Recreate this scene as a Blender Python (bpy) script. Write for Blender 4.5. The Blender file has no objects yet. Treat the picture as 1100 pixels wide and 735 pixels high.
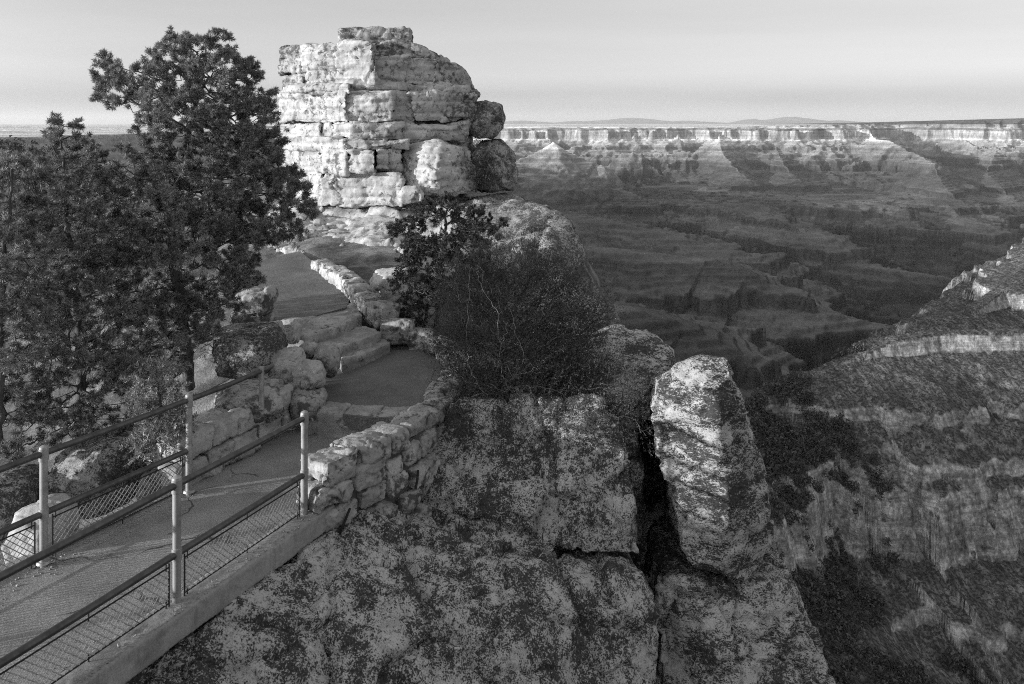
import bpy, bmesh, math, random
import numpy as np
from mathutils import Vector

random.seed(7)
rng = np.random.default_rng(11)
scene = bpy.context.scene
COL = scene.collection
F = 850.0            # focal length in photograph pixels
CX, HY = 550.0, 133.0
EYE = 4.2            # eye height over the bridge deck


def P(px, py, Y):
    return Vector(((px - CX) * Y / F, Y, EYE - (py - HY) * Y / F))


def G(px, py, z):
    """point of the level z seen at a photograph pixel"""
    Y = (EYE - z) * F / (py - HY)
    return Vector(((px - CX) * Y / F, Y, z))


# ------------------------------------------------------------------ noise
def _hash(ix, iy, iz, seed):
    h = (ix * 374761393 + iy * 668265263 + iz * 2147483647 + seed * 1274126177) & 0xFFFFFFFF
    h = ((h ^ (h >> 13)) * 1274126177) & 0xFFFFFFFF
    h = ((h ^ (h >> 16)) * 2246822519) & 0xFFFFFFFF
    return h ^ (h >> 15)


_G = rng.normal(size=(256, 3))
_G /= np.linalg.norm(_G, axis=1)[:, None]


def pnoise(p, seed=0):
    p = np.asarray(p, float)
    i = np.floor(p).astype(np.int64)
    f = p - i
    u = f * f * f * (f * (f * 6 - 15) + 10)
    out = np.zeros(len(p))
    for dx in (0, 1):
        wx = u[:, 0] if dx else 1 - u[:, 0]
        for dy in (0, 1):
            wy = u[:, 1] if dy else 1 - u[:, 1]
            for dz in (0, 1):
                wz = u[:, 2] if dz else 1 - u[:, 2]
                g = _G[_hash(i[:, 0] + dx, i[:, 1] + dy, i[:, 2] + dz, seed) & 255]
                d = g[:, 0] * (f[:, 0] - dx) + g[:, 1] * (f[:, 1] - dy) + g[:, 2] * (f[:, 2] - dz)
                out += wx * wy * wz * d
    return out * 1.6


def fbm(p, oct=4, seed=0, gain=.5, lac=2.03):
    p = np.asarray(p, float)
    a, s, n = 1., np.zeros(len(p)), 0.
    for o in range(oct):
        s += a * pnoise(p, seed + o * 17)
        n += a
        a *= gain
        p = p * lac + 3.7
    return s / n


def ridged(p, oct=4, seed=0, gain=.5):
    p = np.asarray(p, float)
    a, s, n = 1., np.zeros(len(p)), 0.
    for o in range(oct):
        s += a * (1 - 2 * np.abs(pnoise(p, seed + o * 17)))
        n += a
        a *= gain
        p = p * 2.03 + 3.7
    return s / n


def p2(x, y, s):
    return np.stack([x.ravel() / s, y.ravel() / s, np.zeros(x.size)], 1)


# ------------------------------------------------------------------ objects
def mesh_np(name, v, faces, mat, parent=None, smooth=False, loc=None, link=True):
    """faces: (N,3) or (N,4) int array, or list of tuples"""
    v = np.asarray(v, np.float64)
    if loc is None:
        loc = Vector((0, 0, 0))
    v = v - np.array(loc)
    me = bpy.data.meshes.new(name)
    if isinstance(faces, np.ndarray):
        k = faces.shape[1]
        me.vertices.add(len(v))
        me.vertices.foreach_set('co', v.astype(np.float32).ravel())
        me.loops.add(faces.size)
        me.loops.foreach_set('vertex_index', faces.astype(np.int32).ravel())
        me.polygons.add(len(faces))
        me.polygons.foreach_set('loop_start', np.arange(0, faces.size, k, dtype=np.int32))
        me.polygons.foreach_set('loop_total', np.full(len(faces), k, np.int32))
        me.update(calc_edges=True)
    else:
        me.from_pydata([tuple(q) for q in v], [], faces)
        me.update()
    if smooth:
        me.polygons.foreach_set('use_smooth', np.ones(len(me.polygons), bool))
    if mat:
        me.materials.append(mat)
    o = bpy.data.objects.new(name, me)
    COL.objects.link(o)
    if parent is not None:
        o.parent = parent
        o.location = Vector(loc) - parent.location
    else:
        o.location = loc
    return o


def tag(o, label=None, cat=None, group=None, kind=None):
    if label: o['label'] = label
    if cat: o['category'] = cat
    if group: o['group'] = group
    if kind: o['kind'] = kind
    return o


def empty(name, loc):
    o = bpy.data.objects.new(name, None)
    o.empty_display_size = .2
    o.location = loc
    COL.objects.link(o)
    return o


def base_of(v):
    v = np.asarray(v)
    return Vector((v[:, 0].mean(), v[:, 1].mean(), v[:, 2].min()))


class MB:
    """collects tubes and boxes into one mesh"""
    def __init__(s): s.v, s.f = [], []

    def tube(s, pts, r, n=10, cap=True):
        pts = [Vector(p) for p in pts]
        rr = r if isinstance(r, (list, tuple)) else [r] * len(pts)
        b = len(s.v)
        ref = None
        for i, p in enumerate(pts):
            d = (pts[min(i + 1, len(pts) - 1)] - pts[max(i - 1, 0)]).normalized()
            if ref is None:
                ref = d.orthogonal().normalized()
            ref = (ref - d * ref.dot(d)).normalized()
            w = d.cross(ref)
            for k in range(n):
                a = 2 * math.pi * k / n
                s.v.append(p + (ref * math.cos(a) + w * math.sin(a)) * rr[i])
        for i in range(len(pts) - 1):
            for k in range(n):
                a, c = b + i * n + k, b + i * n + (k + 1) % n
                s.f.append((a, c, c + n, a + n))
        if cap:
            s.f.append(tuple(b + k for k in range(n))[::-1])
            e = b + (len(pts) - 1) * n
            s.f.append(tuple(e + k for k in range(n)))
        return s

    def build(s, name, mat, parent=None, smooth=True, loc=None):
        v = np.array([tuple(q) for q in s.v])
        if loc is None:
            loc = base_of(v) if parent is None else parent.location
        o = mesh_np(name, v, s.f, mat, parent, smooth, loc)
        if smooth:
            sharp_by_angle(o)
        return o


def sharp_by_angle(o, ang=math.radians(45)):
    bm = bmesh.new(); bm.from_mesh(o.data)
    for e in bm.edges:
        if len(e.link_faces) == 2 and e.calc_face_angle(0) > ang:
            e.smooth = False
    bm.to_mesh(o.data); bm.free()


# ------------------------------------------------------------------ materials
class NT:
    def __init__(s, name, rough=.9, spec=.25):
        s.m = bpy.data.materials.new(name); s.m.use_nodes = True
        s.t = s.m.node_tree
        s.b = s.t.nodes['Principled BSDF']
        s.b.inputs['Roughness'].default_value = rough
        s.b.inputs['Specular IOR Level'].default_value = spec
        s.obj = s.n('ShaderNodeTexCoord').outputs['Object']
        s.geo = s.n('ShaderNodeNewGeometry')

    def n(s, t, **kw):
        x = s.t.nodes.new(t)
        for k, v in kw.items(): setattr(x, k, v)
        return x

    def link(s, a, b): s.t.links.new(a, b)

    def map(s, vec, scale=(1, 1, 1), rot=(0, 0, 0)):
        x = s.n('ShaderNodeMapping')
        s.link(vec, x.inputs[0]); x.inputs['Scale'].default_value = scale
        x.inputs['Rotation'].default_value = rot
        return x.outputs[0]

    def noise(s, vec, scale, detail=6, rough=.6, dist=0., lac=2.):
        x = s.n('ShaderNodeTexNoise')
        s.link(vec, x.inputs['Vector'])
        x.inputs['Scale'].default_value = scale; x.inputs['Detail'].default_value = detail
        x.inputs['Roughness'].default_value = rough; x.inputs['Distortion'].default_value = dist
        x.inputs['Lacunarity'].default_value = lac
        return x.outputs['Fac']

    def voro(s, vec, scale, feature='F1', rnd=1.):
        x = s.n('ShaderNodeTexVoronoi', feature=feature)
        s.link(vec, x.inputs['Vector']); x.inputs['Scale'].default_value = scale
        x.inputs['Randomness'].default_value = rnd
        return x.outputs['Distance']

    def ramp(s, fac, stops, interp='LINEAR'):
        x = s.n('ShaderNodeValToRGB'); s.link(fac, x.inputs[0])
        cr = x.color_ramp; cr.interpolation = interp
        while len(cr.elements) < len(stops): cr.elements.new(.5)
        for e, (p, c) in zip(cr.elements, stops):
            e.position = p
            e.color = (c, c, c, 1) if not isinstance(c, tuple) else c
        return x.outputs[0]

    def math(s, op, a, b=None, c=None, clamp=False):
        x = s.n('ShaderNodeMath', operation=op, use_clamp=clamp)
        for i, q in enumerate((a, b, c)):
            if q is None: continue
            if isinstance(q, (int, float)): x.inputs[i].default_value = q
            else: s.link(q, x.inputs[i])
        return x.outputs[0]

    def mix(s, fac, a, b):
        """fac: 0 -> a, 1 -> b, grey floats"""
        x = s.n('ShaderNodeMix', data_type='FLOAT')
        for i, q in ((0, fac), (2, a), (3, b)):
            if isinstance(q, (int, float)): x.inputs[i].default_value = q
            else: s.link(q, x.inputs[i])
        return x.outputs[0]

    def done(s, col, height=None, strength=.6, dist=.02):
        c = s.n('ShaderNodeCombineColor')
        for i in range(3):
            if isinstance(col, (int, float)): c.inputs[i].default_value = col
            else: s.link(col, c.inputs[i])
        s.link(c.outputs[0], s.b.inputs['Base Color'])
        if height is not None:
            b = s.n('ShaderNodeBump'); b.inputs['Strength'].default_value = strength
            b.inputs['Distance'].default_value = dist
            s.link(height, b.inputs['Height']); s.link(b.outputs[0], s.b.inputs['Normal'])
        return s.m


def mat_lichen(name, light=.34, dark=.035, cover=.5, stretch=(1, 1, 1), rot=(0, 0, 0)):
    """limestone under blotches of dark lichen"""
    t = NT(name, .92, .2)
    v = t.map(t.obj, tuple(2.8 * q for q in stretch), rot)
    big = t.noise(v, .9, 3, .5)
    med = t.noise(v, 5.5, 9, .72, .25)
    fine = t.noise(v, 22, 6, .7)
    k = t.math('ADD', t.math('MULTIPLY', big, .46), t.math('MULTIPLY', med, .54))
    k = t.math('ADD', k, t.math('MULTIPLY', t.math('SUBTRACT', fine, .5), .55))
    k = t.math('ADD', k, t.math('MULTIPLY', t.math('SUBTRACT', t.noise(v, 3, 4, .6, 1.5), .5), .2))
    mask = t.ramp(k, [(cover - .05, 0), (cover - .01, .6), (cover + .06, 1)])
    stone = t.mix(t.noise(v, 9, 8, .7), light * .72, light * 1.2)
    lich = t.mix(t.ramp(t.noise(v, 14, 8, .75), [(.4, 0), (.75, 1)]), dark, dark * 3.6)
    col = t.mix(mask, lich, stone)
    sp = t.ramp(t.noise(v, 17, 5, .6), [(.66, 0), (.71, 1)])     # small crustose pale spots
    col = t.mix(t.math('MULTIPLY', sp, .7), col, light * 1.15)
    h = t.math('ADD', t.math('MULTIPLY', med, .6), t.math('MULTIPLY', t.noise(v, 30, 8, .75), .5))
    return t.done(col, h, .75, .03)


def mat_lime(name, light=.5, mid=.33, dark=.09, lich=.62):
    """pale bedded limestone: faint bedding, pits, stains, little lichen"""
    t = NT(name, .92, .2)
    bed = t.noise(t.map(t.obj, (.5, .5, 5)), 1.3, 6, .62)
    blot = t.noise(t.obj, 2.2, 7, .65, .3)
    k = t.math('ADD', t.math('MULTIPLY', bed, .45), t.math('MULTIPLY', blot, .55))
    col = t.ramp(k, [(.36, mid * .75), (.47, mid), (.56, light), (.7, light * 1.12)])
    lk = t.math('ADD', t.math('MULTIPLY', t.noise(t.obj, 6, 9, .72), .7), t.math('MULTIPLY', t.noise(t.obj, .8, 2, .5), .3))
    col = t.mix(t.ramp(lk, [(lich - .06, 0), (lich, .9)]), col, dark)
    pit = t.ramp(t.noise(t.obj, 16, 5, .7), [(.3, .55), (.42, 1)])
    col = t.math('MULTIPLY', col, pit)
    h = t.math('ADD', t.math('MULTIPLY', t.noise(t.obj, 5, 10, .72), .7), t.math('MULTIPLY', bed, .5))
    return t.done(col, h, .8, .05)


def mat_path(name, base=.16, crack=1., grain=75):
    t = NT(name, .95, .2)
    g = t.noise(t.obj, grain, 4, .75)
    big = t.noise(t.obj, 1.6, 6, .65)
    col = t.math('MULTIPLY', t.ramp(g, [(.3, base * .35), (.5, base), (.68, base * 1.8)]),
                 t.ramp(big, [(.3, .72), (.7, 1.25)]))
    st = t.voro(t.obj, 60)
    col = t.mix(t.ramp(st, [(.08, .65), (.16, 0)]), col, base * 2.0)
    wv = t.n('ShaderNodeVectorMath', operation='ADD'); t.link(t.obj, wv.inputs[0])
    nc = t.n('ShaderNodeTexNoise'); t.link(t.obj, nc.inputs['Vector']); nc.inputs['Scale'].default_value = 2.5; nc.inputs['Detail'].default_value = 6
    sc = t.n('ShaderNodeVectorMath', operation='SCALE'); t.link(nc.outputs['Color'], sc.inputs[0]); sc.inputs['Scale'].default_value = .5
    t.link(sc.outputs[0], wv.inputs[1])
    cr = t.ramp(t.voro(wv.outputs[0], .75, 'DISTANCE_TO_EDGE'), [(.004, 1), (.011, 0)])
    cr = t.math('MULTIPLY', t.math('MULTIPLY', cr, crack), t.ramp(t.noise(t.obj, .9, 2, .5), [(.46, 0), (.54, 1)]))
    col = t.mix(cr, col, base * .22)
    dirt = t.ramp(t.noise(t.obj, 4, 7, .75), [(.55, 0), (.72, .6)])
    col = t.mix(dirt, col, base * .5)
    h = t.math('ADD', t.math('MULTIPLY', g, .5), t.noise(t.obj, 18, 5, .6))
    h = t.math('SUBTRACT', h, t.math('MULTIPLY', cr, 1.5))
    return t.done(col, h, .7, .014)


def mat_concrete(name, base=.3):
    t = NT(name, .9, .25)
    big = t.noise(t.obj, 2.2, 8, .68)
    g = t.noise(t.obj, 70, 5, .7)
    col = t.math('MULTIPLY', t.ramp(big, [(.32, base * .55), (.5, base), (.68, base * 1.25)]),
                 t.ramp(g, [(.3, .75), (.65, 1.1)]))
    st = t.ramp(t.noise(t.map(t.obj, (3, 3, .6)), 3, 6, .7), [(.56, 0), (.7, .55)])
    col = t.mix(st, col, base * .3)
    return t.done(col, t.math('ADD', big, t.math('MULTIPLY', g, .35)), .5, .015)


def mat_bark(name, base=.11):
    t = NT(name, .95, .15)
    b = t.noise(t.map(t.obj, (18, 18, 3.5)), 1, 7, .7, .4)
    col = t.ramp(b, [(.3, base * .3), (.52, base), (.7, base * 1.9)])
    return t.done(col, b, 1., .03)


def mat_needles(name, a=.05, b=.11):
    t = NT(name, .6, .3)
    n = t.noise(t.obj, 3.2, 4, .6)
    r = t.geo.outputs['Random Per Island']
    k = t.math('ADD', t.math('MULTIPLY', n, .6), t.math('MULTIPLY', r, .4))
    m = t.done(t.ramp(k, [(.3, a), (.7, b)]))
    t.b.inputs['Subsurface Weight'].default_value = 0
    # leaves let some light through
    tr = t.n('ShaderNodeBsdfTranslucent'); tr.inputs[0].default_value = (b, b, b, 1)
    mx = t.n('ShaderNodeMixShader'); mx.inputs[0].default_value = .14
    out = t.t.nodes['Material Output']
    t.link(t.b.outputs[0], mx.inputs[1]); t.link(tr.outputs[0], mx.inputs[2])
    t.link(mx.outputs[0], out.inputs[0])
    return m


def mat_metal(name, base=.3, rough=.5):
    t = NT(name, rough, .5)
    n = t.noise(t.obj, 9, 7, .7)
    t.b.inputs['Metallic'].default_value = .55
    col = t.ramp(n, [(.3, base * .55), (.55, base), (.75, base * 1.3)])
    rg = t.ramp(n, [(.3, rough + .2), (.7, rough - .1)])
    t.link(rg, t.b.inputs['Roughness'])
    return t.done(col, t.noise(t.obj, 60, 4, .6), .15, .004)


def mat_soil(name):
    t = NT(name, .97, .1)
    a = t.noise(t.obj, .9, 7, .68)
    g = t.noise(t.obj, 26, 6, .75)
    col = t.math('MULTIPLY', t.ramp(a, [(.35, .06), (.5, .16), (.62, .34)]), t.ramp(g, [(.3, .5), (.65, 1.2)]))
    return t.done(col, t.math('ADD', g, a), 1., .06)


M_BUTTE = mat_lime('pale_bedded_limestone', .52, .38, .10, .60)
M_BUTTE_R = mat_lime('lichened_limestone', .44, .31, .07, .545)
M_WALL = mat_lime('wall_limestone', .50, .31, .06, .575)
M_STEP = mat_lime('worn_step_limestone', .42, .28, .07, .62)
M_FG = mat_lichen('lichened_rock', .52, .032, .53)
M_SLAB = mat_lichen('banded_lichen_rock', .50, .032, .518, (.7, .7, 1.6), (0, .35, 0))
M_LEDGE = mat_lichen('speckled_ledge_rock', .42, .04, .53)
M_PATH = mat_path('tarred_gravel', .15, .12, 60)
M_DECK = mat_path('exposed_aggregate_concrete', .26, .8)
M_KERB = mat_concrete('old_concrete', .30)
M_BARK = mat_bark('pine_bark', .12)
M_DEAD = mat_bark('bleached_deadwood', .26)
M_PINE = mat_needles('pine_needles', .05, .38)
M_PINE2 = mat_needles('sunny_pine_needles', .07, .42)  # lighter copy of the needles, sunlight put into the colour
M_JUN = mat_needles('juniper_scales', .025, .12)
M_DARKPINE = mat_needles('shaded_pine_needles', .035, .11)  # darker copy of the needles, shade put into the colour
M_POST = mat_metal('galvanised_pipe', .40, .5)
M_RAIL = mat_metal('dark_painted_pipe', .10, .42)
M_WIRE = mat_metal('galvanised_wire', .42, .5)
M_ROD = mat_metal('rusty_iron', .05, .8)
M_SOIL = mat_soil('stony_soil')


# ------------------------------------------------------------------ rocks
def remesh_hull(pts, vox, smooth):
    bm = bmesh.new()
    for p in pts: bm.verts.new(p)
    r = bmesh.ops.convex_hull(bm, input=bm.verts)
    dead = [g for g in set(r['geom_interior'] + r['geom_unused']) if isinstance(g, bmesh.types.BMVert)]
    bmesh.ops.delete(bm, geom=dead, context='VERTS')
    me = bpy.data.meshes.new('tmp'); bm.to_mesh(me); bm.free()
    o = bpy.data.objects.new('tmp', me); COL.objects.link(o)
    m = o.modifiers.new('r', 'REMESH'); m.mode = 'VOXEL'; m.voxel_size = vox
    if smooth:
        s = o.modifiers.new('s', 'SMOOTH'); s.factor = .5; s.iterations = smooth
    dg = bpy.context.evaluated_depsgraph_get()
    ev = o.evaluated_get(dg)
    m2 = bpy.data.meshes.new_from_object(ev)
    bpy.data.objects.remove(o); bpy.data.meshes.remove(me)
    return m2


def plates(q, seed, tilt=.55):
    """broken faces: every Voronoi cell is a small tilted plane with its own offset"""
    i = np.floor(q).astype(np.int64)
    best = np.full(len(q), 1e9); val = np.zeros(len(q)); second = np.full(len(q), 1e9)
    for dx in (-1, 0, 1):
        for dy in (-1, 0, 1):
            for dz in (-1, 0, 1):
                a, b, c = i[:, 0] + dx, i[:, 1] + dy, i[:, 2] + dz
                h = _hash(a, b, c, seed)
                g = _G[h & 255]; g2 = _G[(h >> 8) & 255]
                rel = q - (np.stack([a, b, c], 1) + .5 + .42 * g)
                d = np.einsum('ij,ij->i', rel, rel)
                m = d < best
                second = np.where(m, best, np.minimum(second, d))
                val = np.where(m, np.einsum('ij,ij->i', rel, g2) * tilt + ((h >> 16) & 255) / 255. - .5, val)
                best = np.where(m, d, best)
    return val, np.sqrt(second) - np.sqrt(best)


def rock(name, pts, mat, vox=.05, smooth=5, big=.08, med=.03, fine=.01, seed=0, parent=None, bed=0., bedf=4., fr=1., cracks=()):
    """hull of the given points, rounded, broken up by ledges and noise.  fr: feature frequency (1/m)"""
    me = remesh_hull(pts, vox, smooth)
    n = len(me.vertices)
    v = np.empty(n * 3); me.vertices.foreach_get('co', v); v = v.reshape(-1, 3)
    nn = np.empty(n * 3); me.vertices.foreach_get('normal', nn); nn = nn.reshape(-1, 3)
    off = np.array([seed * 7.3, seed * 3.1, seed * 5.7])
    q = v * fr + off
    d = big * fbm(q * .8, 3, seed)
    wq = q + .22 * np.stack([fbm(q * 1.6, 3, seed + 50), fbm(q * 1.6, 3, seed + 51), fbm(q * 1.6, 3, seed + 52)], 1)
    asp = np.array([1, 1, 1.7])
    pv_, e1 = plates(wq * asp * 1.15, seed + 5)
    pw_, e2 = plates(wq * asp * 3.1, seed + 6)
    d += med * (1.9 * pv_ + .8 * pw_)
    d -= med * 1.0 * np.exp(-(e1 / .035) ** 2)
    d += med * .5 * fbm(q * 4.5, 3, seed + 9)
    d += fine * fbm(q * 13, 3, seed + 21)
    if bed:
        w = v[:, 2] * bedf + .5 * fbm(q * .7, 2, seed + 31)
        fz = w - np.floor(w)
        hsh = (np.sin(np.floor(w) * 12.9898 + seed) * 43758.5453) % 1.0
        d += bed * (hsh - .5)
        d -= bed * 1.1 * np.exp(-(np.minimum(fz, 1 - fz) / .09) ** 2)
    for (c0, c1, wd, dp) in cracks:                # world-space crack lines: distance from a vertical/inclined plane
        pl = np.array(c1); dist = np.abs((v - np.array(c0)) @ pl + .12 * fbm(q * 1.5, 3, seed + 40))
        d -= dp * np.exp(-(dist / wd) ** 2)
    v = v + nn * d[:, None]
    loc = base_of(v) if parent is None else parent.location
    me.vertices.foreach_set('co', (v - np.array(loc)).ravel())
    me.polygons.foreach_set('use_smooth', np.ones(len(me.polygons), bool))
    me.materials.clear(); me.materials.append(mat)
    me.update(); me.name = name
    o = bpy.data.objects.new(name, me); COL.objects.link(o)
    if parent is not None: o.parent = parent
    else: o.location = loc
    return o


def outline(pts, back, shrink=1., extra=()):
    """front outline given as (px,py,Y), pushed back by a world vector"""
    f = [P(*q) for q in pts]
    c = sum(f, Vector()) / len(f)
    b = [c + (p - c) * shrink + Vector(back) for p in f]
    return f + b + [P(*q) for q in extra]


def blockpts(x0, x1, y0, y1, Y0, Y1, deep, jit=.06, seed=0, up=0., lean=0.):
    """a block between photograph columns x0..x1 and rows y0..y1 whose front runs from depth Y0 to Y1"""
    r = random.Random(seed)
    out = []
    sx, sy = (x1 - x0), (y1 - y0)
    for (x, Y) in ((x0, Y0), (x1, Y1)):
        for k, y in enumerate((y0, y1)):
            j = lambda a: r.uniform(-1, 1) * a * jit
            yy = Y + (lean if k == 0 else 0)
            p = P(x + j(sx), y + j(sy), yy)
            out.append(p)
            b = p + Vector((p.x / p.y * deep * .9, deep, up if k == 0 else 0))
            out.append(b)
    # mid bulges so that faces are not perfectly flat
    xm, ym, Ym = (x0 + x1) / 2, (y0 + y1) / 2, (Y0 + Y1) / 2
    out.append(P(xm + r.uniform(-.2, .2) * sx, ym + r.uniform(-.2, .2) * sy, Ym - .08 * sx * Ym / F))
    return out

# ================================================================== SETTING: near ground
def lerp_tab(x, tab):
    a = np.array(tab, float)
    return np.interp(x, a[:, 0], a[:, 1])


def near_height(X, Y):
    c = lerp_tab(Y, [(-8, -4), (4, -4.6), (7, -3.7), (9, -2.9), (11, -2.2), (13, -1.8), (16, -3.2), (19, -3.4), (23, -3.2), (30, -3), (45, -3)])
    zr = lerp_tab(Y, [(-8, 2.6), (1, 2.4), (3.4, .6), (5, -.7), (8, -.8), (9, -.35), (11, -.12), (13, .15), (14.5, .45), (17, .8), (20, 1.2), (23, 1.5), (27, 1.2), (33, -2), (45, -12)])
    wr = lerp_tab(Y, [(-8, 6), (3, 2), (6, 1.0), (9, .9), (12, 1.0), (15, 2.5), (19, 3.6), (24, 4.4), (45, 3)])
    wl = lerp_tab(Y, [(-8, 6), (4, 1.1), (8, .9), (10, 1.0), (14, .8), (18, 1.2), (24, 3.0), (45, 2)])
    z = zr + 0
    dr = np.maximum(X - (c + wr), 0)
    dl = np.maximum((c - wl) - X, 0)
    z = z - 1.3 * dr ** 1.25 - .30 * dl - .012 * dl ** 2
    z += .35 * fbm(p2(X, Y, 2.3), 4, 3).reshape(X.shape) * np.clip((dl + dr) / .8, 0, 1)
    z += .16 * fbm(p2(X, Y, .9), 4, 6).reshape(X.shape) * np.clip((dl + dr) / .8, 0, 1)
    z += .07 * fbm(p2(X, Y, .5), 4, 5).reshape(X.shape)
    return z


gx = np.arange(-46, 13.01, .2); gy = np.arange(-6, 46.01, .2)
GX, GY = np.meshgrid(gx, gy)
GZ = near_height(GX, GY)
nxg = len(gx)
idx = np.arange(len(gx) * len(gy)).reshape(len(gy), nxg)
quads = np.stack([idx[:-1, :-1], idx[:-1, 1:], idx[1:, 1:], idx[1:, :-1]], -1).reshape(-1, 4)
o = mesh_np('ground', np.stack([GX, GY, GZ], -1).reshape(-1, 3), quads, M_SOIL, smooth=True)
tag(o, kind='structure')

# ================================================================== SETTING: path
R1, R2 = Vector((-2.908, 6.865, 0)), Vector((-2.209, 8.42, 0))
L1, L2 = Vector((-4.448, 7.516, 0)), Vector((-3.662, 8.97, 0))
RS, LS = R2 - R1, L2 - L1
RD, LD = RS.normalized(), LS.normalized()
RN = Vector((RD.y, -RD.x, 0))     # outward (right) of the right railing
LN = Vector((-LD.y, LD.x, 0))     # outward (left) of the left railing


def sheet(name, pts, thick, mat, sub=0):
    bm = bmesh.new()
    top = [bm.verts.new(p) for p in pts]
    f = bm.faces.new(top)
    if f.normal.z < 0: f.normal_flip()
    bm.normal_update()
    if f.normal.z < 0: bmesh.ops.reverse_faces(bm, faces=[f])
    r = bmesh.ops.extrude_face_region(bm, geom=[f])
    for g in r['geom']:
        if isinstance(g, bmesh.types.BMVert): g.co.z -= thick
    # extruded face is the lower one; keep both as a solid
    bmesh.ops.recalc_face_normals(bm, faces=bm.faces)
    me = bpy.data.meshes.new(name); bm.to_mesh(me); bm.free()
    me.materials.append(mat)
    o = bpy.data.objects.new(name, me); COL.objects.link(o)
    return tag(o, kind='structure')


deck = [R1 + RD * (-3.2) - RN * .10, R2 - RN * .10 + RD * .35, Vector((-1.75, 9.4, 0)), Vector((-1.05, 10.9, 0)), G(332, 448, 0), G(250, 497, 0) + LN * .2,
        L2 + LN * .12, L1 + LD * (-2.6) + LN * .12]
sheet('path', deck, .22, M_DECK)
# kerb along the outer edge, a step proud of the deck
kerb = [R1 + RD * (-3.2) - RN * .098, R1 + RD * (-3.2) + RN * .17, R2 + RN * .17 + RD * .30, R2 - RN * .098 + RD * .42]
kerb = [k + Vector((0, 0, .055)) for k in kerb]
ko = rock('kerb', kerb + [k - Vector((0, 0, .24)) for k in kerb], M_KERB, vox=.022, smooth=1, big=.006, med=.005, fine=.005, seed=71, fr=2.5)
tag(ko, kind='structure')
kerb = [L1 + LD * (-2.6) + LN * .13, L1 + LD * (-2.6) + LN * .30, L2 + LN * .30 + LD * .1, L2 + LN * .13 + LD * .1]
ko = sheet('kerb', [k + Vector((0, 0, .03)) for k in kerb], .30, M_KERB)
PZ = .30
patio = [(338, 441), (395, 449), (442, 449), (470, 424), (492, 392), (478, 374), (440, 366), (400, 372), (362, 388), (330, 415)]
sheet('path', [G(x, y, PZ) for x, y in patio], .18, M_PATH)


def GS(px, py, z0, Y0, s):
    k = (py - HY) / F
    Y = (EYE - z0 + s * Y0) / (k + s)
    return Vector(((px - CX) * Y / F, Y, EYE - k * Y))


ramp = [(262, 300), (270, 283), (322, 270), (340, 284), (378, 316), (372, 330), (300, 350), (262, 325)]
sheet('path', [GS(x, y, .80, 14.0, .06) for x, y in ramp], .2, M_PATH)

# ================================================================== steps
def slab(name, tops, z, thick, mat, seed, parent=None, **kw):
    t = [G(x, y, z) for x, y in tops]
    b = [p - Vector((0, 0, thick)) for p in t]
    return rock(name, t + b, mat, seed=seed, parent=parent, **kw)


sk = dict(vox=.03, smooth=2, big=.03, med=.018, fine=.006, fr=1.5)
o = slab('stone_step', [(362, 377), (410, 361), (420, 368), (396, 378), (368, 389)], .48, .3, M_STEP, 1, **sk)
tag(o, 'worn narrow limestone step rising from the back of the round tarred landing', 'step', 'stone steps up the path')
o = slab('stone_step', [(327, 362), (392, 350), (410, 357), (385, 366), (360, 375), (335, 374)], .63, .3, M_STEP, 2, **sk)
tag(o, 'long limestone step in the middle of the flight, below the broad top slab', 'step', 'stone steps up the path')
o = slab('stone_step', [(296, 345), (340, 327), (376, 316), (390, 337), (360, 352), (327, 361), (308, 360)], .80, .3, M_STEP, 3, **sk)
tag(o, 'broad flat limestone slab at the head of the steps beside the upper ramp', 'step', 'stone steps up the path')
t = empty('stone_step', G(390, 460, 0))
tag(t, 'low curved step of cut stones between the bridge path and the round landing', 'step', 'stone steps up the path')
for i, (a, b, c, d) in enumerate([((334, 437), (372, 440), (374, 462), (334, 452)), ((371, 440), (407, 443), (408, 466), (373, 462)), ((406, 443), (446, 444), (446, 468), (408, 466))]):
    f0 = [G(*a, PZ + .012), G(*b, PZ + .012)]
    n = Vector((.05, .36, 0))
    f0 = [q - Vector((.02, .13, -.01)) for q in f0]
    pts = []
    for q in f0:
        pts += [q, q + n, q - Vector((0, .03, .36)), q + n - Vector((0, 0, .36))]
    rock('riser_stone', pts, M_STEP, vox=.025, smooth=2, big=.03, med=.02, fine=.006, seed=20 + i, parent=t, fr=1.6)


# ================================================================== masonry
def stone(name, c, tdir, dims, mat, seed, parent, vox=.02, rnd=.30, **kw):
    r = random.Random(seed)
    tdir = Vector(tdir).normalized(); up = Vector((0, 0, 1)); nd = Vector((tdir.y, -tdir.x, 0))
    l, d, h = dims
    pts = []
    for a in (-1, 1):
        for b in (-1, 1):
            for e in (-1, 1):
                j = [1 + r.uniform(-rnd, rnd * .4) for _ in range(3)]
                pts.append(Vector(c) + tdir * (a * l / 2 * j[0]) + nd * (b * d / 2 * j[1]) + up * (e * h / 2 * j[2]))
    pts.append(Vector(c) + nd * (d * .56) + tdir * r.uniform(-.2, .2) * l)
    pts.append(Vector(c) - nd * (d * .56) + up * r.uniform(-.2, .2) * h)
    pts.append(Vector(c) + up * (h * .55) + tdir * r.uniform(-.2, .2) * l)
    a = dict(smooth=2, big=.045, med=.024, fine=.011, fr=1.8)
    a.update(kw)
    return rock(name, pts, mat, vox=vox, seed=seed, parent=parent, **a)


def along(poly, s):
    for a, b in zip(poly, poly[1:]):
        L = (b - a).length
        if s <= L or b is poly[-1]:
            return a + (b - a) * (s / L), (b - a).normalized()
        s -= L


def plen(poly): return sum((b - a).length for a, b in zip(poly, poly[1:]))


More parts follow.
